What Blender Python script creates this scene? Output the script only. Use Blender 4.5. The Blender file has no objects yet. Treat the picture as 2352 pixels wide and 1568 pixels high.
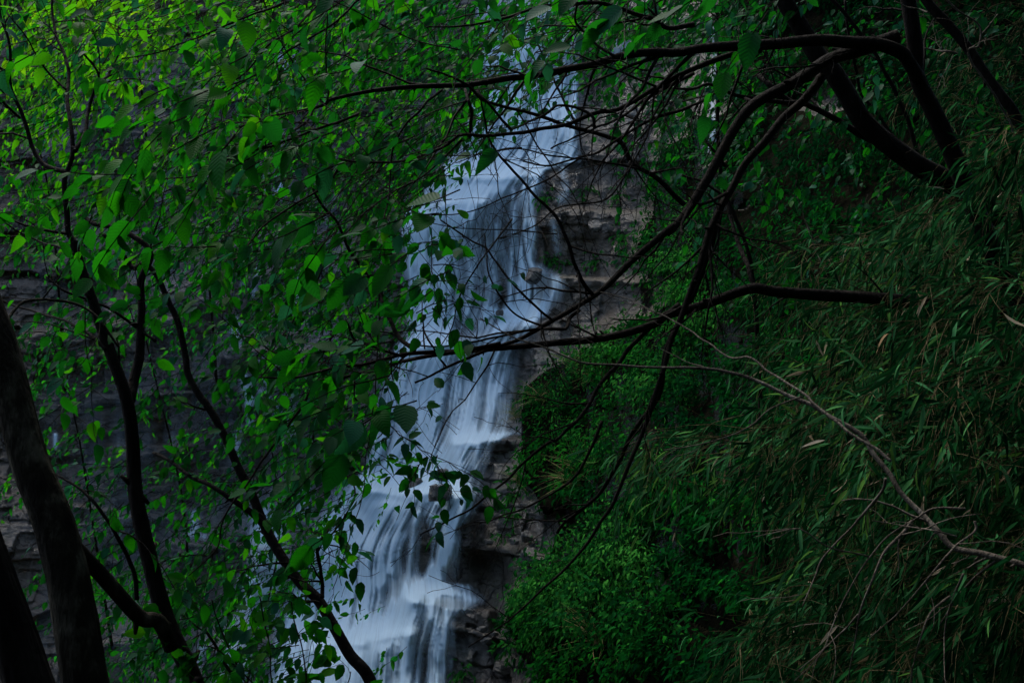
import bpy, math
import numpy as np
from mathutils import Vector

# ------------------------------------------------------------------ camera, sky, sun
scene = bpy.context.scene
CZ = 8.0                       # eye height above the gorge floor
KW = 0.8                       # sensor width / focal length
cam_d = bpy.data.cameras.new("camera"); cam = bpy.data.objects.new("camera", cam_d)
scene.collection.objects.link(cam); scene.camera = cam
cam.location = (0, 0, CZ); cam.rotation_euler = (math.radians(90), 0, 0)
cam_d.sensor_width = 36; cam_d.lens = 45; cam_d.clip_end = 500; cam_d.clip_start = 0.05
w = bpy.data.worlds.new("World"); scene.world = w; w.use_nodes = True
nt = w.node_tree; bg = nt.nodes["Background"]
sky = nt.nodes.new("ShaderNodeTexSky"); sky.sky_type = 'NISHITA'; sky.sun_disc = False
SUN_EL, SUN_ROT = math.radians(58), math.radians(-35)
sky.dust_density = 2; sky.ozone_density = 1.0; sky.sun_elevation = SUN_EL; sky.sun_rotation = SUN_ROT
nt.links.new(sky.outputs[0], bg.inputs[0]); bg.inputs[1].default_value = 0.13
sl = bpy.data.lights.new("sun", 'SUN'); so = bpy.data.objects.new("sun", sl); scene.collection.objects.link(so)
sl.energy = 1.5; sl.angle = math.radians(20); sl.color = (1.0, 0.97, 0.9)
sdir = Vector((math.sin(SUN_ROT)*math.cos(SUN_EL), math.cos(SUN_ROT)*math.cos(SUN_EL), math.sin(SUN_EL)))
so.rotation_euler = sdir.to_track_quat('Z', 'Y').to_euler()
scene.view_settings.view_transform = 'Standard'; scene.view_settings.look = 'None'
scene.view_settings.exposure = 1.5; scene.view_settings.gamma = 1
scene.cycles.max_bounces = 6; scene.cycles.transparent_max_bounces = 12
scene.cycles.transmission_bounces = 4; scene.cycles.diffuse_bounces = 3; scene.cycles.glossy_bounces = 2

rng = np.random.default_rng(7)
S2 = 2352.0
def P(u, v, d):
    u = np.asarray(u, float); v = np.asarray(v, float); d = np.asarray(d, float)
    return np.stack([(u-1176)/S2*KW*d, d+0*u, CZ+(784-v)/S2*KW*d], -1)
ZO = {1:(0,0),2:(830,0),3:(1660,0),4:(0,550),5:(830,550),6:(1660,550),7:(0,1107),8:(830,1107),9:(1660,1107)}
def Z(k, *xy):                 # tracing-sheet coordinates to picture units
    a = np.array(xy, float).reshape(-1, 2); o = ZO[k]
    return [((o[0]+x/2.61333)*0.91875, (o[1]+y/2.61333)*0.91875) for x, y in a]

# ------------------------------------------------------------------ noise
def _h(ix, iy, s):
    h = (ix.astype(np.int64)*374761393 + iy.astype(np.int64)*668265263 + s*1442695041) & 0xffffffff
    h = ((h ^ (h >> 13))*1274126177) & 0xffffffff
    h = ((h ^ (h >> 16))*2246822519) & 0xffffffff
    return ((h ^ (h >> 15)) & 0xffffff)/float(0xffffff)
def vn(x, y, s=0):
    x = np.asarray(x, float); y = np.asarray(y, float)
    ix = np.floor(x); iy = np.floor(y); fx = x-ix; fy = y-iy
    fx = fx*fx*(3-2*fx); fy = fy*fy*(3-2*fy)
    a = _h(ix, iy, s); b = _h(ix+1, iy, s); c = _h(ix, iy+1, s); d = _h(ix+1, iy+1, s)
    return (a*(1-fx)+b*fx)*(1-fy)+(c*(1-fx)+d*fx)*fy
def fbm(x, y, s=0, o=4):
    t = 0; a = .5; n = 0
    for i in range(o):
        t = t+a*vn(x*2**i+i*17.3, y*2**i+i*9.1, s+i); n += a; a *= .5
    return t/n*2-1
def sstep(a, b, x):
    t = np.clip((x-a)/(b-a), 0, 1); return t*t*(3-2*t)

# ------------------------------------------------------------------ mesh assembly
class MB:
    def __init__(s): s.v = []; s.f4 = []; s.f3 = []; s.n = 0; s.uv = []; s.t = []; s.m4 = []; s.m3 = []
    def add(s, v, q=None, t=None, uv=None, tint=0.5, mat=0):
        v = np.asarray(v, float).reshape(-1, 3); k = len(v)
        s.v.append(v)
        if q is not None and len(q): q = np.asarray(q, int); s.f4.append(q+s.n); s.m4.append(np.full(len(q), mat))
        if t is not None and len(t): t = np.asarray(t, int); s.f3.append(t+s.n); s.m3.append(np.full(len(t), mat))
        s.uv.append(np.zeros((k, 2)) if uv is None else np.asarray(uv, float).reshape(-1, 2))
        s.t.append(np.full(k, tint) if np.isscalar(tint) else np.asarray(tint, float))
        s.n += k
    def build(s, name, mats, parent=None, origin=None, smooth=True):
        V = np.concatenate(s.v)
        o = np.array(parent.location if parent else (origin if origin is not None else (0, 0, 0)), float)
        me = bpy.data.meshes.new(name)
        F4 = np.concatenate(s.f4) if s.f4 else np.zeros((0, 4), int)
        F3 = np.concatenate(s.f3) if s.f3 else np.zeros((0, 3), int)
        me.vertices.add(len(V)); me.vertices.foreach_set("co", (V-o).astype(np.float32).ravel())
        L = np.concatenate([F4.ravel(), F3.ravel()]); me.loops.add(len(L))
        me.loops.foreach_set("vertex_index", L.astype(np.int32))
        st = np.concatenate([np.arange(len(F4))*4, len(F4)*4+np.arange(len(F3))*3])
        me.polygons.add(len(st)); me.polygons.foreach_set("loop_start", st.astype(np.int32))
        mi = np.concatenate(([np.concatenate(s.m4)] if s.m4 else [])+([np.concatenate(s.m3)] if s.m3 else []))
        for m in (mats if isinstance(mats, (list, tuple)) else [mats]): me.materials.append(m)
        me.polygons.foreach_set("material_index", mi.astype(np.int32))
        me.polygons.foreach_set("use_smooth", np.full(len(st), smooth))
        me.update(calc_edges=True)
        uvl = me.uv_layers.new(name="UVMap"); UV = np.concatenate(s.uv)
        uvl.data.foreach_set("uv", UV[L].astype(np.float32).ravel())
        at = me.attributes.new("tint", 'FLOAT', 'POINT'); at.data.foreach_set("value", np.concatenate(s.t).astype(np.float32))
        ob = bpy.data.objects.new(name, me); scene.collection.objects.link(ob)
        if parent: ob.parent = parent
        else: ob.location = o
        return ob
def tag(o, label=None, cat=None, group=None, kind=None):
    if label: o["label"] = label
    if cat: o["category"] = cat
    if group: o["group"] = group
    if kind: o["kind"] = kind
    return o
def thing(name, loc, label, cat, group=None):
    o = bpy.data.objects.new(name, None); o.empty_display_size = .1
    scene.collection.objects.link(o); o.location = [float(c) for c in loc]
    return tag(o, label, cat, group)

# ------------------------------------------------------------------ materials
def newmat(name):
    m = bpy.data.materials.new(name); m.use_nodes = True; n = m.node_tree
    for x in list(n.nodes): n.nodes.remove(x)
    out = n.nodes.new("ShaderNodeOutputMaterial"); return m, n, out
def ramp(n, fac, stops):
    r = n.nodes.new("ShaderNodeValToRGB"); e = r.color_ramp.elements
    while len(e) > 1: e.remove(e[-1])
    e[0].position = stops[0][0]; e[0].color = (*stops[0][1], 1)
    for p, c in stops[1:]: x = e.new(p); x.color = (*c, 1)
    n.links.new(fac, r.inputs[0]); return r.outputs[0]
def mth(n, op, a, b=None, clamp=False):
    m = n.nodes.new("ShaderNodeMath"); m.operation = op; m.use_clamp = clamp
    for i, x in enumerate((a, b)):
        if x is None: continue
        if isinstance(x, (int, float)): m.inputs[i].default_value = x
        else: n.links.new(x, m.inputs[i])
    return m.outputs[0]
def noise(n, scale, detail=4, vec=None, rough=.6, sc=None):
    t = n.nodes.new("ShaderNodeTexNoise"); t.inputs["Scale"].default_value = scale
    t.inputs["Detail"].default_value = detail; t.inputs["Roughness"].default_value = rough
    if vec is None:
        tc = n.nodes.new("ShaderNodeTexCoord"); vec = tc.outputs["Object"]
    if sc:
        mp = n.nodes.new("ShaderNodeMapping"); mp.inputs["Scale"].default_value = sc
        n.links.new(vec, mp.inputs[0]); vec = mp.outputs[0]
    n.links.new(vec, t.inputs["Vector"]); return t.outputs[0]
def leaf_mat(name, stops, trans=.45, tstops=None, rough=.5, veins=True, spec=.03):
    m, n, out = newmat(name)
    at = n.nodes.new("ShaderNodeAttribute"); at.attribute_name = "tint"
    col = ramp(n, at.outputs["Fac"], stops)
    b = n.nodes.new("ShaderNodeBsdfPrincipled"); b.inputs["Roughness"].default_value = rough
    b.inputs["Specular IOR Level"].default_value = spec
    n.links.new(col, b.inputs["Base Color"])
    t = n.nodes.new("ShaderNodeBsdfTranslucent")
    n.links.new(ramp(n, at.outputs["Fac"], tstops or stops), t.inputs[0])
    if veins:
        uv = n.nodes.new("ShaderNodeUVMap"); sp = n.nodes.new("ShaderNodeSeparateXYZ"); n.links.new(uv.outputs[0], sp.inputs[0])
        ax = mth(n, 'ABSOLUTE', sp.outputs[0])
        ph = mth(n, 'SUBTRACT', mth(n, 'MULTIPLY', sp.outputs[1], 62.0), mth(n, 'MULTIPLY', ax, 30.0))
        wv = mth(n, 'SINE', ph)
        bp = n.nodes.new("ShaderNodeBump"); bp.inputs["Strength"].default_value = .5; bp.inputs["Distance"].default_value = .0006
        n.links.new(wv, bp.inputs["Height"]); n.links.new(bp.outputs[0], b.inputs["Normal"]); n.links.new(bp.outputs[0], t.inputs["Normal"])
    mx = n.nodes.new("ShaderNodeMixShader"); mx.inputs[0].default_value = trans
    n.links.new(b.outputs[0], mx.inputs[1]); n.links.new(t.outputs[0], mx.inputs[2]); n.links.new(mx.outputs[0], out.inputs[0])
    return m
M_leaf = leaf_mat("broad_leaf", [(0, (.018,.10,.06)), (.08, (.006,.05,.02)), (.45, (.004,.07,.002)), (.8, (.02,.13,.002)), (1, (.07,.19,.004))],  # teal first stop: sky reflection painted into the leaf colour
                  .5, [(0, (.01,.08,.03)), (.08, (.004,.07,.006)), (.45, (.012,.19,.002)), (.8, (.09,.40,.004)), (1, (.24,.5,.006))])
M_leaf2 = leaf_mat("sapling_leaf", [(0, (.005,.06,.015)), (.5, (.008,.10,.004)), (1, (.04,.2,.003))],
                  .5, [(0, (.01,.18,.03)), (.5, (.025,.27,.004)), (1, (.14,.46,.003))], veins=False)
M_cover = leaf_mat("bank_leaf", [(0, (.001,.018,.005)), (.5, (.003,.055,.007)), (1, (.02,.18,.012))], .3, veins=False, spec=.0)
M_shrub = leaf_mat("shrub_leaf", [(0, (.006,.06,.015)), (.5, (.011,.10,.014)), (1, (.05,.23,.03))], .35, veins=False, spec=.0)
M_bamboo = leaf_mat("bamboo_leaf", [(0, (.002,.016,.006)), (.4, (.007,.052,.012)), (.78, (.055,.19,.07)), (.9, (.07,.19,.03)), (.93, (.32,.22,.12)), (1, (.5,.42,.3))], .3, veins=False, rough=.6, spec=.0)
M_grass = leaf_mat("grass_blade", [(0, (.03,.1,.015)), (.6, (.08,.14,.03)), (1, (.28,.2,.1))], .3, veins=False)
def bark_mat(name, c1, c2, c3, sc=14):
    m, n, out = newmat(name); b = n.nodes.new("ShaderNodeBsdfPrincipled"); b.inputs["Roughness"].default_value = .85
    b.inputs["Specular IOR Level"].default_value = .06
    n1 = noise(n, sc, 6, sc=(1, 1, .35)); n2 = noise(n, sc*.3, 4)
    n.links.new(ramp(n, mth(n, 'MULTIPLY', mth(n, 'ADD', n1, n2), .5), [(.35, c1), (.52, c2), (.66, c3)]), b.inputs["Base Color"])
    bp = n.nodes.new("ShaderNodeBump"); bp.inputs["Strength"].default_value = 1; bp.inputs["Distance"].default_value = .02
    n.links.new(noise(n, sc*3, 6, sc=(1, 1, .3)), bp.inputs["Height"]); n.links.new(bp.outputs[0], b.inputs["Normal"])
    n.links.new(b.outputs[0], out.inputs[0]); return m
M_bark = bark_mat("dark_bark", (.003,.0022,.0018), (.008,.006,.0045), (.022,.017,.013))
M_bark2 = bark_mat("mossy_bark", (.004,.003,.002), (.014,.012,.007), (.075,.066,.045), 20)
M_barkg = bark_mat("grey_bark", (.035,.03,.024), (.095,.08,.063), (.2,.175,.14), 30)
M_culm = bark_mat("bamboo_culm", (.02,.025,.008), (.08,.07,.03), (.25,.19,.11), 30)

def rock_mat():
    m, n, out = newmat("wet_rock"); b = n.nodes.new("ShaderNodeBsdfPrincipled")
    at = n.nodes.new("ShaderNodeAttribute"); at.attribute_name = "tint"
    a = noise(n, .55, 6, sc=(.5, .5, 2.2)); c = noise(n, 5.5, 10, sc=(1, 1, 1.4), rough=.78)
    g = ramp(n, c, [(.32, (.026,.025,.022)), (.48, (.080,.077,.067)), (.66, (.165,.158,.14))])
    br = ramp(n, c, [(.32, (.026,.018,.010)), (.48, (.085,.064,.040)), (.68, (.175,.135,.092))])
    mx = n.nodes.new("ShaderNodeMix"); mx.data_type = 'RGBA'
    f = mth(n, 'ADD', mth(n, 'MULTIPLY', mth(n, 'SUBTRACT', a, .5), 2.6), at.outputs["Fac"], True)
    n.links.new(f, mx.inputs[0]); n.links.new(g, mx.inputs[6]); n.links.new(br, mx.inputs[7])
    # green algae streaks
    al = noise(n, 1.1, 5, sc=(2.2, 1, .5)); mg = n.nodes.new("ShaderNodeMix"); mg.data_type = 'RGBA'
    n.links.new(ramp(n, al, [(.55, (0, 0, 0)), (.72, (.55,.55,.55))]), mg.inputs[0]); n.links.new(mx.outputs[2], mg.inputs[6])
    mg.inputs[7].default_value = (.045, .06, .028, 1)
    vo = n.nodes.new("ShaderNodeTexVoronoi"); vo.feature = 'DISTANCE_TO_EDGE'; vo.inputs["Scale"].default_value = 1.5
    tcv = n.nodes.new("ShaderNodeTexCoord"); mpv = n.nodes.new("ShaderNodeMapping"); mpv.inputs["Scale"].default_value = (.8, .8, 1.7)
    nv = n.nodes.new("ShaderNodeTexNoise"); nv.inputs["Scale"].default_value = 1.6; nv.inputs["Detail"].default_value = 6; n.links.new(tcv.outputs["Object"], nv.inputs["Vector"])
    va = n.nodes.new("ShaderNodeVectorMath"); va.operation = 'MULTIPLY_ADD'; va.inputs[1].default_value = (.9, .9, .9)
    n.links.new(nv.outputs["Color"], va.inputs[0]); n.links.new(tcv.outputs["Object"], va.inputs[2]); n.links.new(va.outputs[0], mpv.inputs[0]); n.links.new(mpv.outputs[0], vo.inputs["Vector"])
    ck = ramp(n, vo.outputs["Distance"], [(0, (0,0,0)), (.035, (1,1,1))])
    mc = n.nodes.new("ShaderNodeMix"); mc.data_type = 'RGBA'; mc.blend_type = 'MULTIPLY'; mc.inputs[0].default_value = .8
    n.links.new(mg.outputs[2], mc.inputs[6]); n.links.new(ck, mc.inputs[7]); n.links.new(mc.outputs[2], b.inputs["Base Color"])
    n.links.new(ramp(n, noise(n, 1.7, 5), [(.35, (.16,.16,.16)), (.65, (.5,.5,.5))]), b.inputs["Roughness"])
    b.inputs["Specular IOR Level"].default_value = .55
    b1 = n.nodes.new("ShaderNodeBump"); b1.inputs["Strength"].default_value = 1; b1.inputs["Distance"].default_value = .09
    n.links.new(mth(n, "ADD", noise(n, 3.6, 10, sc=(1, 1, 1.7), rough=.74), mth(n, "MULTIPLY", ck, .35)), b1.inputs["Height"])
    b2 = n.nodes.new("ShaderNodeBump"); b2.inputs["Strength"].default_value = .8; b2.inputs["Distance"].default_value = .025
    n.links.new(noise(n, 22, 6, rough=.7), b2.inputs["Height"]); n.links.new(b1.outputs[0], b2.inputs["Normal"])
    n.links.new(b2.outputs[0], b.inputs["Normal"]); n.links.new(b.outputs[0], out.inputs[0]); return m
M_rock = rock_mat()
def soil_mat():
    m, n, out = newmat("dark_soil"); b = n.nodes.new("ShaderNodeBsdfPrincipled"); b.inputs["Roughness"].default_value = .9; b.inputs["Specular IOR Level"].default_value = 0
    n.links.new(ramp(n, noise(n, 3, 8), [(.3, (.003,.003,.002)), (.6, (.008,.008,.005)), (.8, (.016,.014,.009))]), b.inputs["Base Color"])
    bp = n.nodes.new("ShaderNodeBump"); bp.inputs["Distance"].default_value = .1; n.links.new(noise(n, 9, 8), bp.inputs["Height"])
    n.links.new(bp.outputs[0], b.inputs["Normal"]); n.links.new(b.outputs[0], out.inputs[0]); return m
M_soil = soil_mat()
def water_mat():
    m, n, out = newmat("silky_water")
    at = n.nodes.new("ShaderNodeAttribute"); at.attribute_name = "tint"
    uv = n.nodes.new("ShaderNodeUVMap")
    s1 = noise(n, 1, 3, vec=uv.outputs[0], sc=(170, 1.6, 1), rough=.6); s2 = noise(n, 1, 2, vec=uv.outputs[0], sc=(48, .9, 1))
    st = mth(n, 'MULTIPLY', mth(n, 'ADD', s1, s2), .5)
    st = mth(n, 'ADD', mth(n, 'MULTIPLY', mth(n, 'SUBTRACT', st, .5), 1.0), 1.0)
    f = mth(n, 'MULTIPLY', at.outputs["Fac"], st, True)
    d = n.nodes.new("ShaderNodeBsdfPrincipled"); d.inputs["Base Color"].default_value = (.60,.78,.87,1)
    d.inputs["Roughness"].default_value = .55; d.inputs["Specular IOR Level"].default_value = .2
    t = n.nodes.new("ShaderNodeBsdfTranslucent"); t.inputs[0].default_value = (.60,.78,.87,1)
    mm = n.nodes.new("ShaderNodeMixShader"); mm.inputs[0].default_value = .3
    n.links.new(d.outputs[0], mm.inputs[1]); n.links.new(t.outputs[0], mm.inputs[2])
    tr = n.nodes.new("ShaderNodeBsdfTransparent"); mx = n.nodes.new("ShaderNodeMixShader")
    n.links.new(f, mx.inputs[0]); n.links.new(tr.outputs[0], mx.inputs[1]); n.links.new(mm.outputs[0], mx.inputs[2])
    n.links.new(mx.outputs[0], out.inputs[0]); return m
M_water = water_mat()

# ------------------------------------------------------------------ cliff and bank: one rock surface
TU = np.array([-900, 0, 500, 900, 1176, 1500, 1900, 2352, 3200.])
TV = np.array([-900, 0, 400, 720, 1000, 1110, 1350, 1568, 2100.])
TD = np.array([
 [26, 27.5, 29, 31, 31, 30, 26, 22, 17],
 [22, 24.2, 25.5, 26.8, 27, 25.8, 22, 18.5, 14],
 [20, 22.8, 24.3, 25.4, 25.4, 23.8, 18.8, 15.5, 12],
 [18.5, 21.6, 23.2, 24.2, 24.1, 21.8, 16.2, 12.8, 10.5],
 [17.5, 20.6, 22.2, 23.2, 22.6, 19.0, 14.6, 11.6, 9.5],
 [17, 20.1, 21.8, 22.6, 21.6, 18.0, 14.1, 11.2, 9.2],
 [16, 19.2, 20.8, 21.2, 20.2, 17.0, 13.2, 10.7, 8.8],
 [15.5, 18.2, 19.6, 19.8, 18.8, 16.0, 12.6, 10.4, 8.5],
 [14, 15.5, 16, 16, 15.5, 14.0, 11.4, 9.8, 8]])
EV = [-900,150,300,350,450,560,680,760,800,850,900,1000,1100,1180,1230,1270,1300,1350,1440,1500,1568,2100]
EU = [1700,1640,1600,1500,1480,1470,1530,1440,1330,1225,1190,1195,1200,1260,1400,1400,1235,1180,1170,1210,1260,1300]
HOLES = [(1620,215,55,60),(1890,225,75,40),(1635,330,40,50),(1345,1235,70,40),(1300,1190,40,20),(1480,1110,30,25),(1700,470,20,12)]
def veg(u, v):
    e = np.interp(v, EV, EU)+40*fbm(u/120., v/120., 5, 4)
    m = sstep(-14, 14, u-e)
    for a, b, c, d in HOLES:
        m = m*sstep(.75, 1.25, np.hypot((u-a)/c, (v-b)/d)+.3*fbm(u/40., v/40., 8, 3))
    return m
LEDGES = [ # u range, v at ends, step (m), reach (px)
 (990,1340,392,388,.55,160),(900,1130,470,446,.5,150),(930,1290,790,722,.8,170),(1030,1250,1004,1000,.7,120),
 (820,1090,1112,1120,.9,170),(930,1130,1362,1392,.6,150),(700,960,1475,1440,.6,150),(1120,1400,1150,1130,.3,110),
 (300,760,640,600,.5,110),(500,760,790,800,.45,90),(480,760,905,900,.4,90),(520,720,965,985,.5,90),(380,620,1235,1240,.55,100),
 (0,330,470,560,.5,120),(60,420,760,720,.5,110),(40,460,880,890,.45,110),(250,560,1010,1020,.4,100),(150,420,1150,1180,.5,100),
 (1170,1420,1270,1280,.4,90),(1280,1480,620,640,.7,120),(1240,1500,470,480,.4,100),(200,420,180,190,.5,70),(190,400,255,265,.4,80)]
LV = [-60,120,300,380,450,500,600,700,780,850,900,1000,1080,1105,1180,1300,1400,1568,1700]
LU = [1090,1095,1065,1015,945,905,915,920,915,868,850,840,825,775,725,655,630,600,580]
RV = [-60,150,300,372,395,500,600,660,715,740,800,900,995,1020,1100,1140,1180,1215,1335,1350,1375,1420,1568,1700]
RU = [1330,1332,1330,1330,1250,1240,1245,1300,1270,1235,1195,1175,1190,1140,1100,1100,1085,1052,1040,1095,1125,1050,1045,1045]
def cliff(u, v):
    iu = np.clip(np.searchsorted(TU, u)-1, 0, 7); iv = np.clip(np.searchsorted(TV, v)-1, 0, 7)
    fu = np.clip((u-TU[iu])/(TU[iu+1]-TU[iu]), 0, 1); fv = np.clip((v-TV[iv])/(TV[iv+1]-TV[iv]), 0, 1)
    D = (TD[iv, iu]*(1-fu)+TD[iv, iu+1]*fu)*(1-fv)+(TD[iv+1, iu]*(1-fu)+TD[iv+1, iu+1]*fu)*fv
    x = (u-1176)/S2*KW*D; z = (784-v)/S2*KW*D
    vg = veg(u, v)
    R = 0
    for a, b, va, vb, amt, reach in LEDGES:
        t = (u-a)/(b-a); line = va+(vb-va)*t+9*fbm(u/70., v*0+a, 31, 4)
        dv = v-line; k = sstep(-.08, .06, t)*sstep(-.08, .06, 1-t)
        R = R-amt*k*sstep(0, 13, dv)*np.exp(-np.maximum(dv, 0)/reach)
    wf_ = sstep(-30, 60, u-np.interp(v, LV, LU))*sstep(-10, 50, np.interp(v, RV, RU)-u)
    wx = x+.5*fbm(x*.5, z*.5, 11)+.12*fbm(x*3, z*3, 12, 3); wz = z+.45*fbm(x*.22, z*.5, 13)+.07*fbm(x*2.5, z*2.5, 14, 3)
    rt_ = sstep(1180, 1280, u)*sstep(2000, 1700, u)
    for h, wd, amp, s in ((1.15, 2.4, .6-.1*rt_, 1), (.5, .95, .34*(1-.6*rt_), 2), (.21, .42, .13*(1-.7*rt_), 3), (.09, .2, .035*(1-.7*rt_), 4)):
        r = np.floor(wz/h+3*vn(np.floor(wz/h), 0*wz, s)); r = np.floor(wz/h)
        c = np.floor(wx/wd+_h(r, r*0, s)*9)
        R = R+amp*(1-.62*wf_)*(_h(r, c, s+20)-.5)
    R = R+.5*fbm(x*.35, z*.35, 41, 3)+.10*fbm(x*2.2, z*3.2, 42, 5)+rt_*(.22*np.abs(fbm(x*1.3, z*.9, 43, 5))+.08*fbm(x*6, z*6, 44, 4))
    lump = fbm(x*.55, z*.6, 51, 3)
    D2 = D+R*(1-.55*vg)-vg*(.55+.75*lump)
    return D2, vg
def axis(a0, a1, lo, hi, s):
    return np.concatenate([np.arange(a0, lo, 22.), np.arange(lo, hi, s), np.arange(hi, a1+22, 22.)])
gu = axis(-900, 3200, -40, 2400, 3.3); gv = axis(-900, 2100, -30, 1600, 3.0)
GU, GV = np.meshgrid(gu, gv); GD, GVEG = cliff(GU, GV)
def grid_faces(ny, nx):
    i = np.arange(ny*nx).reshape(ny, nx)
    return np.stack([i[:-1, :-1], i[1:, :-1], i[1:, 1:], i[:-1, 1:]], -1).reshape(-1, 4)
q = grid_faces(*GU.shape); vm = (GVEG > .5).ravel()
tint = .4+.55*sstep(850, 350, GU)+.45*sstep(1230, 1330, GU)+.35*sstep(1050, 1120, GU)*sstep(1150, 1300, GV)-.25*sstep(0, 300, 600-GV)*sstep(700, 1000, GU)
mb = MB(); mb.add(P(GU, GV, GD), tint=tint.ravel())
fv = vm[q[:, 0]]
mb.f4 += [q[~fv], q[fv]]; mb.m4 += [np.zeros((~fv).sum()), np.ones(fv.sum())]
tag(mb.build("cliff", [M_rock, M_soil]), kind="structure")
def depth_at(u, v):
    u = np.asarray(u, float); v = np.asarray(v, float)
    i = np.clip(np.searchsorted(gu, u)-1, 0, len(gu)-2); j = np.clip(np.searchsorted(gv, v)-1, 0, len(gv)-2)
    return GD[j, i]
# ground: the near bank the trees stand on and an unseen hill added behind the viewer to block light
gx = np.linspace(-45, 45, 140); gy = np.linspace(-45, 17.5, 110); X, Y = np.meshgrid(gx, gy)
Zg = CZ-2.4-.55*np.maximum(Y-5.5, 0)*sstep(5, 8, Y)+.45*np.maximum(-Y-1.5, 0)+.30*np.maximum(X-5, 0)+.3*np.maximum(-X-7, 0)+.35*fbm(X*.4, Y*.4, 61)
bk_ = sstep(0, .9, X-.405*Y-.15)*sstep(1.5, 4, Y)*sstep(12, 8, Y)
Zg = Zg*(1-bk_)+np.maximum(Zg, CZ-.95+.12*(X-.4*Y)+.15*fbm(X*1.5, Y*1.5, 63))*bk_
Zg = np.maximum(Zg, .3+.2*fbm(X, Y, 62)+.25*np.maximum(np.abs(X)-8, 0))
mb = MB(); mb.add(np.stack([X, Y, Zg], -1), grid_faces(*X.shape)[:, ::-1])
tag(mb.build("ground", M_soil), kind="structure")
def gz(x, y):
    return float(Zg[np.abs(gy-y).argmin(), np.abs(gx-x).argmin()])

# ------------------------------------------------------------------ falling water
STR = [ # path (u,v ...), half width px, strength
 ([(1150,60),(1140,200),(1110,330),(1060,400)], 52, .46), ([(1210,60),(1200,300),(1150,400)], 34, .34),
 ([(1160,430),(1150,560),(1140,700)], 42, -.13), ([(985,1215),(975,1330)], 14, -.5), ([(1120,860),(1100,980)], 14, -.2), ([(905,1200),(900,1330)], 10, -.2), ([(1285,170),(1272,250),(1262,330),(1240,385)], 14, .8), ([(1325,170),(1322,215),(1318,300),(1308,372)], 6, .6), ([(1240,190),(1245,300),(1215,385)], 10, .45),
 ([(1300,250),(1300,300),(1298,370)], 12, .35),
 ([(1180,392),(1120,415),(1070,470),(1040,540),(1022,600),(1010,700),(1000,780)], 24, .85), ([(1060,400),(1010,450),(960,500)], 34, .42),
 ([(1100,440),(1060,500),(1032,560)], 14, .5),
 ([(960,500),(950,600),(955,700),(960,800)], 22, .5), ([(990,500),(980,600),(975,700),(980,800),(985,900)], 20, .6),
 ([(1232,400),(1226,500),(1216,600),(1212,700)], 16, .75), ([(1150,400),(1150,500),(1140,600),(1120,720)], 24, .35), ([(1090,560),(1085,640),(1075,720)], 12, .4),
 ([(1180,440),(1178,560),(1172,700)], 5, .5),([(1205,430),(1200,560),(1190,700)], 5, .5),([(1140,520),(1138,600)], 4, .4),
 ([(1120,715),(1180,722),(1240,718)], 9, .7), ([(1280,640),(1262,690),(1235,720)], 9, .4),
 ([(1215,725),(1160,738),(1120,780),(1100,850),(1085,930),(1075,1000)], 22, .62), ([(930,790),(1000,792),(1060,800)], 9, .5),
 ([(1000,790),(992,880),(985,960),(985,1100)], 34, .85), ([(930,810),(920,900),(915,1000),(905,1090)], 28, .38), ([(1060,800),(1050,900),(1035,1000)], 16, .45),
 ([(1140,800),(1135,900),(1120,990)], 14, .4), ([(1170,790),(1165,850),(1150,900)], 7, .3),
 ([(1180,1002),(1110,1006),(1050,1022),(1030,1060)], 11, .75), ([(1060,1020),(1050,1060),(1040,1100)], 18, .45),([(1100,1030),(1090,1080),(1075,1130)], 7, .4),
 ([(870,960),(865,1040),(860,1090)], 16, .25),
 ([(990,1100),(940,1118),(890,1140),(850,1210),(820,1300),(790,1400),(760,1568),(740,1700)], 46, .78),
 ([(850,1130),(780,1200),(715,1300),(680,1400),(650,1568)], 26, .4), ([(870,1110),(815,1170),(770,1260),(730,1360),(700,1480),(690,1700)], 34, .55), ([(925,1150),(905,1250),(890,1330)], 16, .5),
 ([(960,1180),(948,1240),(935,1330),(930,1360)], 6, .55), ([(1070,1130),(1040,1185),(1030,1240),(1015,1290),(980,1335)], 15, .75), ([(1060,1120),(1000,1160),(990,1180)], 12, .35),
 ([(1000,1190),(985,1220)], 9, .4),
 ([(890,1310),(850,1350),(840,1420)], 16, .45), ([(1000,1345),(960,1352),(925,1395),(880,1440),(850,1500),(840,1600),(830,1700)], 26, .8),
 ([(985,1345),(1040,1358),(1090,1378)], 9, .45), ([(940,1410),(930,1480),(925,1568),(920,1700)], 30, .5),
 ([(985,1390),(1000,1440),(995,1568),(990,1700)], 13, .5), ([(880,1450),(800,1465),(750,1500),(735,1560)], 20, .6), ([(1045,1440),(1040,1568)], 7, .3),([(1025,1400),(1022,1568)], 5, .4),
 ([(1110,1150),(1118,1200)], 4, .5),([(1060,1200),(1062,1350)], 4, .25)]
def strands(u, v, S):
    W = np.zeros_like(u)
    for path, hw, k in S:
        p = np.array(path, float); best = np.full(u.shape, 9.)
        for a, b in zip(p[:-1], p[1:]):
            ab = b-a; t = np.clip(((u-a[0])*ab[0]+(v-a[1])*ab[1])/(ab@ab), 0, 1)
            best = np.minimum(best, np.hypot(u-a[0]-t*ab[0], (v-a[1]-t*ab[1]))/hw)
        W = W+k*np.exp(-best**2*.9)
    return W
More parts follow.
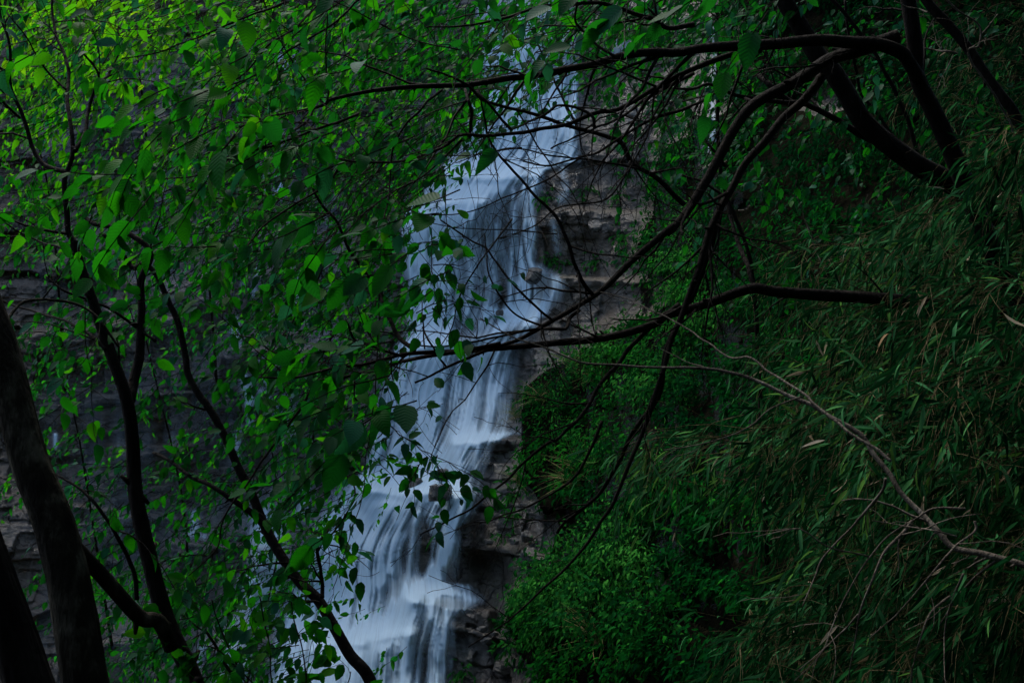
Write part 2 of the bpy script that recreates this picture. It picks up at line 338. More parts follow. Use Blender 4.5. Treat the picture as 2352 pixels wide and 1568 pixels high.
def water_sheet(name, label, u0, u1, v0, v1, lefts, rights, base, S, seed):
    us = np.arange(u0, u1, 3.0); vs = np.arange(v0, v1, 3.0); U, V = np.meshgrid(us, vs)
    D, _ = cliff(U, V); Dw = D.copy()
    for i in range(1, len(vs)): Dw[i] = np.minimum(D[i], Dw[i-1]+.012)
    for sg, ax_ in ((8, 0), (6, 1), (2, 0), (2, 1)):
        if ax_ == 0 and sg == 2: Dw = np.minimum(Dw, D+.10)
        kx = np.arange(-3*sg, 3*sg+1); kr = np.exp(-kx**2/(2.*sg*sg)); kr /= kr.sum()
        pad = [(0, 0), (0, 0)]; pad[ax_] = (3*sg, 3*sg); Q = np.pad(Dw, pad, mode='edge'); acc = 0*Dw
        for i_, w_ in enumerate(kr): acc = acc+w_*(Q[i_:i_+Dw.shape[0]] if ax_ == 0 else Q[:, i_:i_+Dw.shape[1]])
        Dw = acc
    L = np.interp(V, *lefts); R = np.interp(V, *rights); s = (U-L)/(R-L)
    gk = np.exp(-np.linspace(-2.5, 2.5, 81)**2/2); gk /= gk.sum()
    L1 = np.convolve(np.pad(L[:, 0], 40, mode='edge'), gk, 'valid')[:, None]; R1 = np.convolve(np.pad(R[:, 0], 40, mode='edge'), gk, 'valid')[:, None]
    sf = (U-L1)/(R1-L1)+.012*fbm(U/50., V/70., seed+5, 3)
    e = .07*fbm(U/30., V/90., seed+3, 3)
    m = sstep(-.02, .10, s+e)*sstep(-.02, .07, 1-s+e)
    n1 = fbm(sf*22, V/260., seed, 3); n2 = fbm(sf*75, V/170., seed+7, 4); n3 = fbm(U/60., V/45., seed+9, 4)
    W = base*(1+1.3*n1+.8*n2)+strands(U, V, S)*(1+.5*n2+.35*n1)
    W = np.clip(W*m*(1+.45*n3), 0, .97)
    D3 = Dw-.17-.16*np.clip(W, 0, .9)-.02*n2
    q = grid_faces(*U.shape); keep = W.ravel()[q].max(1) > .012
    uvs = np.stack([sf, V/100.], -1)
    mb = MB(); mb.add(P(U, V, D3), q[keep], uv=uvs.reshape(-1, 2), tint=W.ravel())
    o = mb.build(name, M_water); tag(o, label, None, None, "structure"); return o
water_sheet("waterfall", "tall silky white waterfall dropping over rock ledges", 600, 1400, -60, 1700, (LV, LU), (RV, RU), .34, [(a_, b_, c_*1.25) for a_, b_, c_ in STR], 71)
CS = [([(565,870),(570,900),(575,925)], 10, .7),([(572,935),(575,975)], 7, .7),([(590,860),(620,885)], 5, .4),([(600,900),(640,950)], 10, .25),([(550,985),(545,1060)], 9, .35),
      ([(610,410),(608,440)], 5, .6),([(645,405),(640,440)], 12, .6),([(590,620),(585,680)], 6, .35),([(690,640),(685,700)], 7, .45),([(655,125),(660,200)], 20, .35),([(600,830),(650,835)], 6, .3),
      ([(670,920),(675,980)], 20, .22),([(445,1180),(450,1215)], 8, .5),([(430,1225),(470,1230)], 7, .3),([(128,1000),(127,1030)], 4, .8),([(560,590),(560,660)], 6, .2),
      ([(600,1190),(610,1300),(560,1420),(530,1568),(520,1700)], 26, .42),([(640,1200),(640,1300),(620,1400)], 16, .35),([(560,1340),(620,1355)], 14, .5),([(650,1430),(640,1568)], 20, .25),
      ([(700,1120),(690,1180)], 14, .35),([(470,1480),(440,1568)], 10, .4),([(780,470),(770,700)], 60, .06),([(540,740),(545,780)], 12, .3)]
water_sheet("cascade", "thin side cascades trickling down the left rock wall", 90, 800, 90, 1650, ([0, 1700], [80, 80]), ([0, 1120, 1200, 1700], [800, 790, 740, 640]), .045, [(a_, b_*1.1, c_*1.5) for a_, b_, c_ in CS], 91)
RS = [(Z(3, 320,180, 330,420, 310,640, 330,900), 8, .4),(Z(3, 290,860, 300,980), 14, .3),(Z(2, 1510,1100, 1530,1230), 7, .35),(Z(2, 1440,1450, 1450,1568), 6, .4),(Z(5, 1460,60, 1470,200), 7, .35),
      (Z(2, 1520,1270, 1500,1300), 10, .3),(Z(8, 1340,450, 1345,560), 4, .4),(Z(5, 1390,380, 1340,560, 1300,640), 8, .35),(Z(2, 1900,220, 1850,270), 20, .5),(Z(2,1950,340,1880,360),16,.4)]
water_sheet("trickle", "faint trickles of water on the rock right of the falls", 1200, 1760, 40, 1400, ([0, 1700], [1240, 1240]), ([0, 1700], [1750, 1750]), .012, RS, 95)

# ------------------------------------------------------------------ leaves and limbs
def leaf_tmpl(n, wd, fold=.22, serr=0.0, kind='ovate'):
    t = np.linspace(0, 1, n+1)
    if kind == 'ovate': h = wd*np.interp(t, [0,.06,.18,.35,.5,.65,.8,.92,1], [0,.26,.44,.5,.48,.4,.26,.1,0])
    elif kind == 'lance': h = wd*np.interp(t, [0,.1,.3,.6,.85,1], [.05,.36,.5,.42,.18,0])
    else: h = wd*.5*(1-t)**.7
    if serr: h[1:-1] *= 1+serr*np.where(np.arange(n-1) % 2, 1, -1)
    z = -.12*t**2
    V = [np.stack([-h, t, fold*h+z], -1), np.stack([0*h, t, z], -1), np.stack([h, t, fold*h+z], -1)]
    V = np.stack(V, 1).reshape(-1, 3); q = []
    for i in range(n):
        for c in (0, 1): q.append((i*3+c, i*3+c+1, (i+1)*3+c+1, (i+1)*3+c))
    uv = np.stack([V[:, 0]/wd, V[:, 1]], -1)
    return V, np.array(q), uv
T_big = leaf_tmpl(14, .62, serr=.06); T_mid = leaf_tmpl(8, .56, serr=.05); T_small = leaf_tmpl(4, .5); T_lance = leaf_tmpl(4, .135, .3, kind='lance'); T_wlance = leaf_tmpl(4, .34, kind='lance')
T_blade = leaf_tmpl(4, .035, .3, kind='grass')
def norm(a): return a/np.maximum(np.linalg.norm(a, axis=-1, keepdims=True), 1e-9)
def add_leaves(mb, tm, pos, axis_, nrm, size, tint, mat=0, bend=None):
    V, q, uv = tm; m = len(pos)
    if m == 0: return
    y = norm(axis_); x = norm(np.cross(y, nrm)); z = np.cross(x, y)
    loc = np.repeat(V[None], m, 0).copy()
    if bend is not None: loc[:, :, 2] -= bend[:, None]*loc[:, :, 1]**2
    loc *= size[:, None, None]
    W = pos[:, None]+loc[:, :, :1]*x[:, None]+loc[:, :, 1:2]*y[:, None]+loc[:, :, 2:]*z[:, None]
    Q = q[None]+(np.arange(m)*len(V))[:, None, None]
    mb.add(W.reshape(-1, 3), Q.reshape(-1, 4), uv=np.tile(uv, (m, 1)), tint=np.repeat(tint, len(V)), mat=mat)
def tube(mb, pts, rad, k=6, mat=0, rough=0.0):
    pts = np.asarray(pts, float); rad = np.asarray(rad, float); n = len(pts)
    T = norm(np.gradient(pts, axis=0)); N = np.zeros_like(T)
    a = np.array([0, 0, 1.]) if abs(T[0, 2]) < .9 else np.array([1., 0, 0]); N[0] = norm(np.cross(T[0], a))
    for i in range(1, n): N[i] = norm(N[i-1]-(N[i-1]@T[i])*T[i])
    B = np.cross(T, N); th = np.arange(k)*2*np.pi/k
    r = rad[:, None]*np.ones((1, k))
    if rough:
        s = np.concatenate([[0], np.cumsum(np.linalg.norm(np.diff(pts, axis=0), axis=1))])[:, None]/np.maximum(rad.mean(), .01)*.12; r = r*(1+.6*rough*fbm(np.cos(th)[None]*1.1+s*.5, np.sin(th)[None]*1.1+s*.7, int(pts[0, 0]*100) & 255, 3))
    if rough and k >= 30:
        s8 = np.concatenate([[0], np.cumsum(np.linalg.norm(np.diff(pts, axis=0), axis=1))])[:, None]
        r = r*(1+.07*fbm(np.cos(th)[None]*5+s8*1.5, np.sin(th)[None]*5+s8*2.2, 5, 4)-.05*np.abs(fbm(np.cos(th)[None]*9+s8, np.sin(th)[None]*9+s8*3, 9, 3)))
    W = pts[:, None]+r[:, :, None]*(np.cos(th)[None, :, None]*N[:, None]+np.sin(th)[None, :, None]*B[:, None])
    i = np.arange(n*k).reshape(n, k); j = np.roll(i, -1, 1)
    Q = np.stack([i[:-1], j[:-1], j[1:], i[1:]], -1).reshape(-1, 4)
    base = mb.n; mb.add(np.concatenate([W.reshape(-1, 3), pts[:1], pts[-1:]]), Q, mat=mat)
    c0, c1 = n*k, n*k+1
    mb.f3.append(np.array([(c0, j[0, a], i[0, a]) for a in range(k)]+[(c1, i[-1, a], j[-1, a]) for a in range(k)])+base); mb.m3.append(np.full(2*k, mat))
def smooth_path(p, sub=6):
    p = np.asarray(p, float)
    if len(p) < 3: 
        t = np.linspace(0, 1, sub+1)[:, None]; return p[0]*(1-t)+p[-1]*t
    e = np.concatenate([[2*p[0]-p[1]], p, [2*p[-1]-p[-2]]]); out = []
    for i in range(len(p)-1):
        a, b, c, d = e[i:i+4]
        for t in np.arange(sub)/sub:
            out.append(.5*((2*b)+(-a+c)*t+(2*a-5*b+4*c-d)*t*t+(-a+3*b-3*c+d)*t**3))
    out.append(p[-1]); return np.array(out)
def limb_path(uv, d0, d1, w0, w1, sub=6, wob=.0):
    q = smooth_path(np.array(uv, float), sub); n = len(q)
    s = np.concatenate([[0], np.cumsum(np.hypot(*np.diff(q, axis=0).T))]); s /= s[-1]
    d = d0+(d1-d0)*s+.07*np.sin(s*5+uv[0][0]); w_ = w0+(w1-w0)*s**.85
    pts = P(q[:, 0], q[:, 1], d)
    if wob:
        sw_ = np.concatenate([[0], np.cumsum(np.linalg.norm(np.diff(pts, axis=0), axis=1))]); q_ = sw_/(w0*.5/S2*KW*d0*9+.05)+rng.random()*99; sc_ = np.minimum(1, .5+d/10.)[:, None]
        pts = pts+1.6*wob*sc_*np.stack([fbm(q_, q_*0+i_*7.7, 33+i_, 2) for i_ in range(3)], -1)
    return pts, np.maximum(w_*.46/S2*KW*d, .0012)
def shoots(mb, pts, rad, n, L, droop=.1, lvl=2, anchors=None, t0=.1, mat=0, spread=1.0, dens=1.0):
    """thin crooked side shoots off a limb; leaf anchors are collected at their outer ends"""
    N = len(pts)
    for _ in range(n):
        t = t0+(1-t0)*rng.random(); i = min(int(t*(N-1)), N-2)
        T = norm(pts[i+1]-pts[i]); r = norm(rng.normal(size=3)*np.array([1, .7, 1]))
        d = norm(T*(.8+.5*rng.random())+r*spread); ln = L*(.35+rng.random()**1.5*1.0); k = 5+int(ln*5)
        q = [pts[i]]; st = ln/k
        for j in range(k):
            d = norm(d+rng.normal(size=3)*.17+np.array([0, 0, -droop*.3])); q.append(q[-1]+d*st)
        q = np.array(q); r0 = min(rad[i]*.55, .004+.006*ln)
        rr = np.linspace(r0, .0011, len(q)); tube(mb, q, rr, 4, mat)
        if anchors is not None:
            for j in range(1, len(q)):
                anchors.append((q[j], norm(q[j]-q[j-1])))
        if lvl > 1: shoots(mb, q, rr, 3+int(ln*3), L*.42, droop, lvl-1, anchors, .15, mat, spread)

def leafify(mb, anchors, per, tm, size, tint, mat=0, keep=1.0):
    if not anchors: return
    A = np.array([a for a, _ in anchors]); D = np.array([d for _, d in anchors])
    k = rng.random(len(A)) < keep; A = np.repeat(A[k], per, 0); D = np.repeat(D[k], per, 0); m = len(A)
    ax = norm(D*.7+rng.normal(size=(m, 3))*.55+np.array([0, 0, -.45]))
    nr = norm(rng.normal(size=(m, 3))*.5+np.array([0, -.55, .65]))
    add_leaves(mb, tm, A+rng.normal(size=(m, 3))*.008, ax, nr, size*(.55+.75*rng.random(m)), np.clip(tint+rng.normal(size=m)*.17, 0, .98), mat, rng.random(m)*.35)

def sprays(mb, u, v, d, ang, tm, size, tintf, nleaf=(6, 10), tl=.4, leafmat=0, woodmat=1, spread=.24):
    """leafy twigs: a crooked twig with alternate leaves, starting at each point"""
    n = len(u); base = P(u, v, d); nl = rng.integers(nleaf[0], nleaf[1]+1, n)
    th = ang+rng.normal(size=n)*spread
    dirs = norm(np.stack([np.cos(th), rng.normal(size=n)*.35, np.sin(th)], -1))
    A, X, N_, Sz, Ti = [], [], [], [], []
    for i in range(n):
        k = nl[i]; L = tl*(.6+.7*rng.random()); q = [base[i]-dirs[i]*L*.5]; dd = dirs[i]
        for j in range(k):
            dd = norm(dd+rng.normal(size=3)*.12+np.array([0, 0, -.05])); q.append(q[-1]+dd*L/k)
        q = np.array(q); tube(mb, q, np.linspace(.0028, .001, len(q)), 3, woodmat)
        side = norm(np.cross(dd, [0, -.5, 1])); sg = np.where(np.arange(k) % 2, 1, -1)[:, None]
        A.append(q[1:]); X.append(dd*.95+side*sg*.55+np.array([-.1, 0, -.14])+rng.normal(size=(k, 3))*.25)
        N_.append(np.array([0, -.5, .75])+rng.normal(size=(k, 3))*.42+side*.2)
        Sz.append(size*(.4+.9*rng.random(k))*np.linspace(1.1, .65, k)); Ti.append(np.full(k, tintf[i])+rng.normal(size=k)*.13)
    if not A: return
    A = np.concatenate(A); m = len(A); Ti = np.clip(np.concatenate(Ti), .1, 1); o_ = rng.random(m); Ti[o_ < .13] = .04*rng.random((o_ < .13).sum())  # odd broad leaves take the teal tint, a painted sky reflection
    add_leaves(mb, tm, A, np.concatenate(X), np.concatenate(N_), np.concatenate(Sz), Ti, leafmat, rng.random(m)**1.5*.9-.1)
def from_grid(rows, per, c0=0):
    U, V = [], []
    for r, s in enumerate(rows):
        for c, ch in enumerate(s.replace(" ", "")):
            k = int(ch)*per; n = int(k)+(rng.random() < k-int(k))
            U.append((c+c0+rng.random(n))*98); V.append((r+rng.random(n))*98)
    U = np.concatenate(U); V = np.concatenate(V)
    # clumping: drop points where a clump noise is low
    cl = fbm(U/85., V/60., 77, 3); k = rng.random(len(U)) < .5+1.1*cl+.25
    return U[k], V[k]

# ------------------------------------------------------------------ trees traced in front of the falls
TREES = []
class Tree:
    dens = .6
    def __init__(s, name, label, base, anchors=(), bark=M_bark, cat="tree", group=None):
        s.o = thing(name, base, label, cat, group); s.anchors = anchors; s.bark = bark; s.f = MB(); s.la = []; TREES.append(s)
    def part(s, nm, uv, d0, d1, w0, w1, k=10, rough=.25, n=0, L=.5, leafy=False, droop=.1, lvl=2, sub=7, wob=.014, spread=1.):
        if uv[0][1] >= 1650 and d0 < 8 and uv[0][0] < 1500: uv = [(uv[0][0]+25, 784+2.9/(KW*d0)*S2)]+list(uv)
        mb = MB(); pts, rad = limb_path(uv, d0, d1, w0, w1, sub, wob*min(1, w0/20.))
        tube(mb, pts, rad, k, 0, rough)
        # stubs and knots
        for _ in range(int(len(pts)/14) if rad.max() < .06 else 0):
            i = rng.integers(1, len(pts)-1); d = norm(norm(pts[i]-pts[i-1])+rng.normal(size=3)*.8)
            tube(mb, np.array([pts[i], pts[i]+d*rad[i]*1.6, pts[i]+d*rad[i]*2.6]), [rad[i]*.55, rad[i]*.4, rad[i]*.22], 5)
        if n: shoots(mb, pts, rad, max(2, int(n*s.dens)), L, droop, lvl, s.la if leafy else None, spread=spread)
        mb.build(nm, s.bark, s.o); return pts
def B(x, y, z): return (x, y, z)

# leaning mossy trunks at the left edge
t1 = Tree("tree", "thick dark leaning trunk at the left edge with a large bark scar", P(330,2150,4.2), [(60,420),(40,1000)], M_bark2)
t1.part("trunk", [(330,2150),(240,1750),(195,1568),(170,1420),(148,1290),(118,1180),(70,1060),(30,930),(-8,800),(-60,640),(-110,400),(-140,100),(-150,-200)], 4.2, 4.4, 150, 60, 72, .22, sub=22)
t1.part("branch", [(150,1230),(200,1290),(260,1360),(320,1420),(362,1428),(392,1485)], 4.3, 4.85, 42, 36, 12, .2)
t1.part("branch", [(-20,820),(40,700),(140,690),(225,730),(280,800)], 4.5, 4.8, 9, 6, 7, n=6, L=.4, leafy=True)
t0 = Tree("tree", "black trunk leaning across the bottom left corner, darkest of the left trunks", P(200,2200,3.4), [])
t0.part("trunk", [(220,2200),(130,1750),(68,1568),(20,1420),(-25,1290),(-70,1150),(-110,950),(-200,500),(-230,0)], 3.4, 3.7, 150, 90, 64, .2, sub=18)
# forked tree
t2 = Tree("tree", "slender forked tree at the left whose two stems cross the brown rock", P(520,2100,4.8), [(150,330),(230,200),(60,250),(200,520),(330,620),(160,120)])
t2.dens=.35
t2.part("trunk", [(520,2100),(480,1750),(440,1568),(395,1470),(365,1390),(340,1270),(318,1130),(306,1010),(290,912),(255,810),(218,705),(190,620),(172,555)], 4.8, 5.0, 80, 21, 40, .18, n=6, L=.5, leafy=True, sub=14)
t2.part("branch", Z(7, 330,180, 560,330, 680,480, 800,680, 870,850, 890,1020), 4.9, 4.8, 5, 12, 8, n=5, L=.4, leafy=True)
t2.part("branch", Z(4, 860,1180, 900,900, 930,620, 930,420, 990,250)+[(330,560),(280,530)]+Z(1, 640,1480, 540,1420), 5.1, 5.5, 28, 10, 12, n=6, L=.5, leafy=True)
t2.part("branch", Z(4, 490,150, 440,40)+Z(1, 420,1200, 470,1000, 440,600, 430,420, 370,170, 340,0), 5.0, 5.4, 16, 6, 10, n=12, L=.6, leafy=True)
t2.part("branch", Z(1, 480,990, 540,880, 580,720, 620,590, 640,540, 620,460, 540,350, 515,330), 5.1, 5.2, 12, 5, 9, n=6, L=.5, leafy=True)
t2.part("branch", Z(1, 640,545, 720,470, 770,370), 5.2, 5.3, 7, 4, 7, n=3, L=.4, leafy=True)
t2.part("branch", Z(1, 430,1120, 290,1070, 200,900, 110,650, 65,480, 60,330, 30,170, 10,0), 5.1, 5.3, 13, 6, 9, n=10, L=.6, leafy=True)
t2.part("branch", Z(1, 430,590, 330,490, 230,360, 170,230, 60,100), 5.1, 5.0, 6, 3, 6, n=5, L=.5, leafy=True)
t2.part("branch", Z(4, 480,220, 300,150, 130,80, 0,10), 5.0, 5.2, 7, 4, 7, n=7, L=.5, leafy=True)
t2.part("branch", Z(4, 690,850, 580,740, 420,650, 200,590, 0,510), 5.0, 5.3, 9, 4, 7, n=8, L=.5, leafy=True)
t2.part("branch", Z(4, 1020,790, 870,680, 720,590, 560,520, 430,470, 300,370), 5.2, 5.2, 9, 5, 7, n=6, L=.5, leafy=True)
t2.part("branch", Z(1, 60,490, 0,440, -100,380), 5.1, 5.1, 8, 6, 6, n=2, L=.4)
t2.part("branch", Z(1, 0,590, 90,640), 5.1, 5.1, 6, 5, 6)
t2.part("branch", Z(1, 130,770, 0,650, -90,580), 5.1, 5.1, 7, 6, 6, n=3, L=.4, leafy=True)
# tree leaning over the foot of the falls
t3 = Tree("tree", "smooth bare trunk curving up leftward in front of the foot of the falls", P(960,2000,5.4), [(420,760),(520,980),(560,1300),(640,1400)])
t3.dens=.3
t3.part("trunk", [(960,2000),(890,1700),(845,1568)]+Z(7, 2270,1400, 2180,1200, 2100,1040, 1980,920, 1870,760, 1780,600, 1700,440, 1620,280, 1550,170, 1470,0)+Z(4, 1370,1250, 1290,1130, 1230,1000, 1220,900, 1190,760, 1160,650, 1100,520, 1040,380, 960,300, 880,320, 800,200, 700,100), 5.4, 6.3, 48, 11, 14, .12, n=14, L=.55, leafy=True, sub=7)
t3.part("branch", Z(7, 1740,590, 1640,470, 1500,350, 1380,260, 1250,200, 1120,110, 1000,60), 5.7, 6.0, 18, 7, 9, n=6, L=.5, leafy=True)
t3.part("branch", Z(7, 1920,770, 2010,710, 2070,650, 2110,620), 5.6, 5.4, 6, 9, 7, n=2, L=.3)
t3.part("branch", Z(7, 1900,780, 1760,790, 1600,820, 1500,850), 5.6, 5.7, 7, 3, 6, n=2, L=.3, leafy=True)
t3.part("branch", Z(7, 2110,1010, 2110,900, 2080,720, 2090,640), 5.4, 5.3, 11, 8, 7, n=2, L=.25)
# undergrowth at the bottom left
t3b = Tree("shrub", "upright leafy shrub growing before the foot of the falls at bottom left", P(660,1800,5.0), [(620,1500),(540,1560)], M_bark, "shrub")
for a in ([(700,1800),(690,1650)]+Z(7, 2010,1560, 1970,1350, 1930,1200, 1900,1000), [(640,1800),(660,1650)]+Z(7, 1790,1568, 1770,1350, 1720,1150, 1700,1000), [(600,1800),(620,1650)]+Z(7, 1560,1500, 1480,1300, 1420,1150, 1380,1020),[(640,1800),(600,1600)]+Z(7, 1480,1400, 1400,1340, 1300,1330), [(700,1800),(760,1650),(800,1568),(805,1540)]):
    t3b.part("stem", a, 5.0, 4.9, 8, 3, 6, n=9, L=.28, leafy=True, lvl=2)
t3c = Tree("shrub", "dead grey stump stem with bare twigs at the bottom left by the shrub", P(560,1800,6.5), [], M_bark2, "shrub")
t3c.part("stem", [(570,1800),(560,1640)]+Z(7, 1530,1568, 1460,1440, 1400,1340, 1310,1200), 6.5, 6.7, 16, 7, 8, n=5, L=.4)

# the arching tree on the right and its limbs over the falls
ta = Tree("tree", "black tree at the upper right whose long limbs arch left over the falls", P(2450,1900,6.0), [(700,150),(900,120),(1050,60),(820,330),(1200,60),(560,260),(760,450),(420,330),(650,560),(860,560),(1380,60)])
A_ = ta.part
A_("trunk", [(2450,1900),(2420,1200),(2380,800),(2280,560)]+Z(3, 1890,980, 1780,740, 1660,500, 1640,300, 1600,60, 1570,-120), 6.0, 5.8, 90, 36, 18, .2, n=8, L=.5, sub=8)
A_("branch", Z(3, 1660,520, 1560,370, 1450,320, 1250,285, 1000,258, 700,292, 300,312, 100,345)+Z(2, 2100,350, 1880,375, 1650,430, 1460,483, 1300,520, 1130,535, 870,560, 500,570, 250,590, 0,640)+Z(1, 2100,680, 1800,760, 1560,860), 5.8, 4.9, 36, 5, 12, .2, n=34, L=.75, leafy=False, sub=7, droop=.0)
A_("branch", Z(3, 1500,260, 1300,320, 1100,385, 980,460, 850,550, 600,680, 480,820, 350,1050, 150,1350, 0,1530)+Z(5, 2200,60, 1960,270, 1750,470, 1500,640, 1250,770, 1120,820, 950,890, 760,970, 640,1030, 550,1065), 5.8, 5.0, 38, 5, 14, .22, n=14, L=.6, sub=7)
A_("branch", Z(5, 1100,820, 700,880, 450,930, 150,1010, 0,1045)+Z(4, 2060,1080, 1930,1290, 1860,1410, 1720,1560)+Z(7, 1580,300, 1500,420, 1450,540, 1420,700, 1250,870), 5.2, 5.0, 12, 3, 9, n=12, L=.5, leafy=True)
A_("branch", Z(5, 1380,700, 1100,760, 900,800, 700,830, 480,800, 380,740, 200,740), 5.2, 5.1, 7, 3, 6, n=5, L=.4)
A_("branch", Z(5, 1380,710, 1520,712, 1560,640, 1620,590), 5.2, 5.2, 8, 9, 7)
A_("branch", Z(5, 590,700, 660,820, 700,900, 755,965), 5.0, 5.1, 5, 6, 6)
A_("branch", Z(5, 588,470, 592,640, 605,840), 5.0, 5.1, 2.5, 4, 5)
A_("branch", Z(3, 1010,480, 900,640, 800,760, 650,960, 500,1150, 400,1300, 340,1400)+Z(6, 280,100, 240,300, 150,560, 60,800, 0,1000)+Z(8, 2080,-200, 1990,20, 1850,380, 1700,560, 1500,850, 1200,1110, 1050,1210, 900,1315), 5.6, 5.2, 24, 3.5, 11, .2, n=18, L=.6, sub=6)
A_("branch", Z(6, 350,0, 250,260, 200,420, 110,650, 30,850)+Z(8, 2150,-330, 1950,-50, 1870,150, 1750,320, 1600,440, 1480,580), 5.9, 6.4, 17, 8, 9, .2, n=8, L=.5)
A_("branch", [(1560,700)]+Z(5, 2050,740, 1900,900, 1700,1150, 1500,1400)+Z(8, 1400,0, 1150,220, 900,410, 700,540, 555,607), 5.5, 4.9, 14, 3.5, 9, .2, n=9, L=.45)
A_("branch", Z(8, 1760,-150, 1680,50, 1560,250, 1300,400, 1100,480, 1010,520, 930,522), 5.6, 5.3, 9, 3, 7, n=5, L=.4)
A_("branch", Z(3, 650,335, 400,360, 150,480, 0,570)+Z(2, 2100,600, 1850,720, 1700,742, 1500,820, 1250,860, 1000,890, 850,905, 750,960, 500,1030, 300,1050, 40,1045), 5.5, 5.0, 16, 5, 10, .2, n=26, L=.7, droop=.05)
A_("branch", Z(2, 2352,470, 2050,660, 1850,790, 1640,880, 1430,972), 5.6, 5.2, 10, 4, 8, n=7, L=.5)
A_("branch", Z(2, 960,590, 1000,800, 1050,950, 1300,1250, 1450,1400, 1530,1560)+Z(5, 1580,280, 1650,420, 1705,485), 5.1, 5.3, 4, 11, 8, n=10, L=.5)
A_("branch", Z(2, 860,580, 905,700, 915,800, 900,900), 5.1, 5.1, 8, 9, 7)
A_("branch", Z(2, 950,590, 1040,700, 1170,850), 5.1, 5.2, 5, 8, 7)
A_("branch", Z(2, 620,450, 860,540, 1000,660, 1300,740, 1600,840, 1870,920, 1950,1060, 2100,1150, 2300,1330), 5.0, 5.9, 5, 14, 8, n=12, L=.6)
A_("branch", Z(2, 2352,690, 2000,830, 1750,990, 1620,1030, 1400,1085, 1240,1065), 5.5, 5.2, 9, 4, 7, n=8, L=.5)
A_("branch", Z(2, 1620,1035, 1400,1180, 1200,1260, 1000,1350, 820,1400, 600,1400, 480,1355), 5.2, 5.0, 5, 2.5, 6, n=10, L=.5)
A_("branch", Z(2, 720,590, 620,660, 550,750, 430,900, 380,1080, 370,1300, 340,1450), 5.0, 4.7, 7, 4, 7, n=3, L=.3)
A_("branch", Z(2, 2000,1100, 1650,1040, 1400,1010, 1200,970, 980,1000, 800,1060), 5.4, 5.1, 6, 2.5, 6, n=8, L=.5)
A_("branch", Z(2, 850,905, 600,1150, 420,1250, 200,1400, 60,1568), 5.1, 4.8, 6, 3, 6, n=10, L=.5, leafy=True)
A_("branch", Z(2, 1950,1060, 1800,1300, 1500,1350, 1300,1480, 1100,1560), 5.5, 5.2, 6, 2.5, 6, n=8, L=.5)
A_("branch", Z(5, 710,0, 900,130, 1020,200, 1150,380, 1280,520, 1440,650), 5.1, 5.2, 4, 6.5, 6, n=6, L=.35)
A_("branch", Z(5, 1000,100, 1020,330, 1100,500, 1200,620, 1380,695), 5.1, 5.2, 3.5, 6, 6, n=4, L=.35)
A_("branch", Z(5, 1180,0, 1010,210, 880,420, 820,540, 780,700, 690,850), 5.1, 5.0, 5, 2.5, 6, n=5, L=.35)
A_("branch", Z(5, 1480,90, 1150,65, 900,60, 700,30, 520,0), 5.2, 5.0, 4, 2, 5, n=8, L=.4)
A_("branch", Z(2, 1170,850, 1400,740, 1480,690, 1600,705, 1700,760, 1720,830), 5.1, 5.3, 4, 9, 6, n=5, L=.4)
A_("branch", Z(2, 2352,150, 2200,180, 2100,130, 1950,90, 1750,20, 1500,30, 1200,90, 900,180, 620,180), 5.6, 5.0, 14, 4, 8, n=20, L=.7, leafy=True)
A_("branch", Z(2, 1600,0, 1600,150, 1720,280, 1850,370), 5.2, 5.4, 5, 8, 7, n=4, L=.4)
A_("branch", Z(2, 830,330, 500,250, 250,120, 0,0), 5.0, 4.9, 4, 3, 6, n=8, L=.5, leafy=True)
A_("branch", Z(1, 2352,0, 2150,170, 1900,330, 1700,480, 1500,560, 1350,640), 4.9, 4.7, 6, 3, 7, n=9, L=.5, leafy=True)
A_("branch", Z(1, 2120,0, 1950,160, 1750,300, 1600,480, 1420,620, 1300,870), 4.9, 4.7, 6, 3, 7, n=9, L=.5, leafy=True)
A_("branch", Z(1, 1850,20, 1650,90, 1450,180, 1200,280, 1000,350, 800,380), 4.8, 4.6, 6, 3, 7, n=9, L=.5, leafy=True)
A_("branch", Z(1, 2352,740, 2000,870, 1700,980, 1500,1050, 1280,1150, 1060,1180), 5.0, 4.6, 8, 3, 7, n=12, L=.5, leafy=True)
A_("branch", Z(1, 2060,700, 1990,800, 1850,900, 1600,1000, 1300,1100), 5.0, 4.7, 6, 3, 7, n=10, L=.5, leafy=True)
A_("branch", Z(1, 2250,1050, 2150,1200, 1900,1350, 1700,1500)+Z(4, 1500,300, 1250,450), 5.0, 4.8, 7, 3, 7, n=10, L=.5, leafy=True)
A_("branch", Z(5, -400,880, -100,400, 30,60), 5.2, 5.4, 3, 5, 6, n=5, L=.4, leafy=True)
A_("branch", Z(5, 545,865, 480,810, 420,740, 380,640, 300,470, 200,300, 90,150, 0,-10)+Z(2, -60,1350, -120,1230), 5.1, 5.2, 12, 6, 9, n=6, L=.4, leafy=True)
A_("branch", Z(5, 290,500, 295,900, 270,1250)+Z(8, 230,50, 200,350, 120,600, 60,800, 0,950), 4.9, 4.6, 4, 2, 5, n=16, L=.35, leafy=True)
A_("branch", Z(5, 150,1050, 150,1170, 270,1180), 5.0, 5.0, 5, 3, 5, n=2, L=.25)
A_("branch", Z(8, -20,80, 150,300, 100,450, -50,650)+Z(7, 2150,560, 2080,700), 4.9, 4.9, 4, 4, 5, n=8, L=.35, leafy=True)
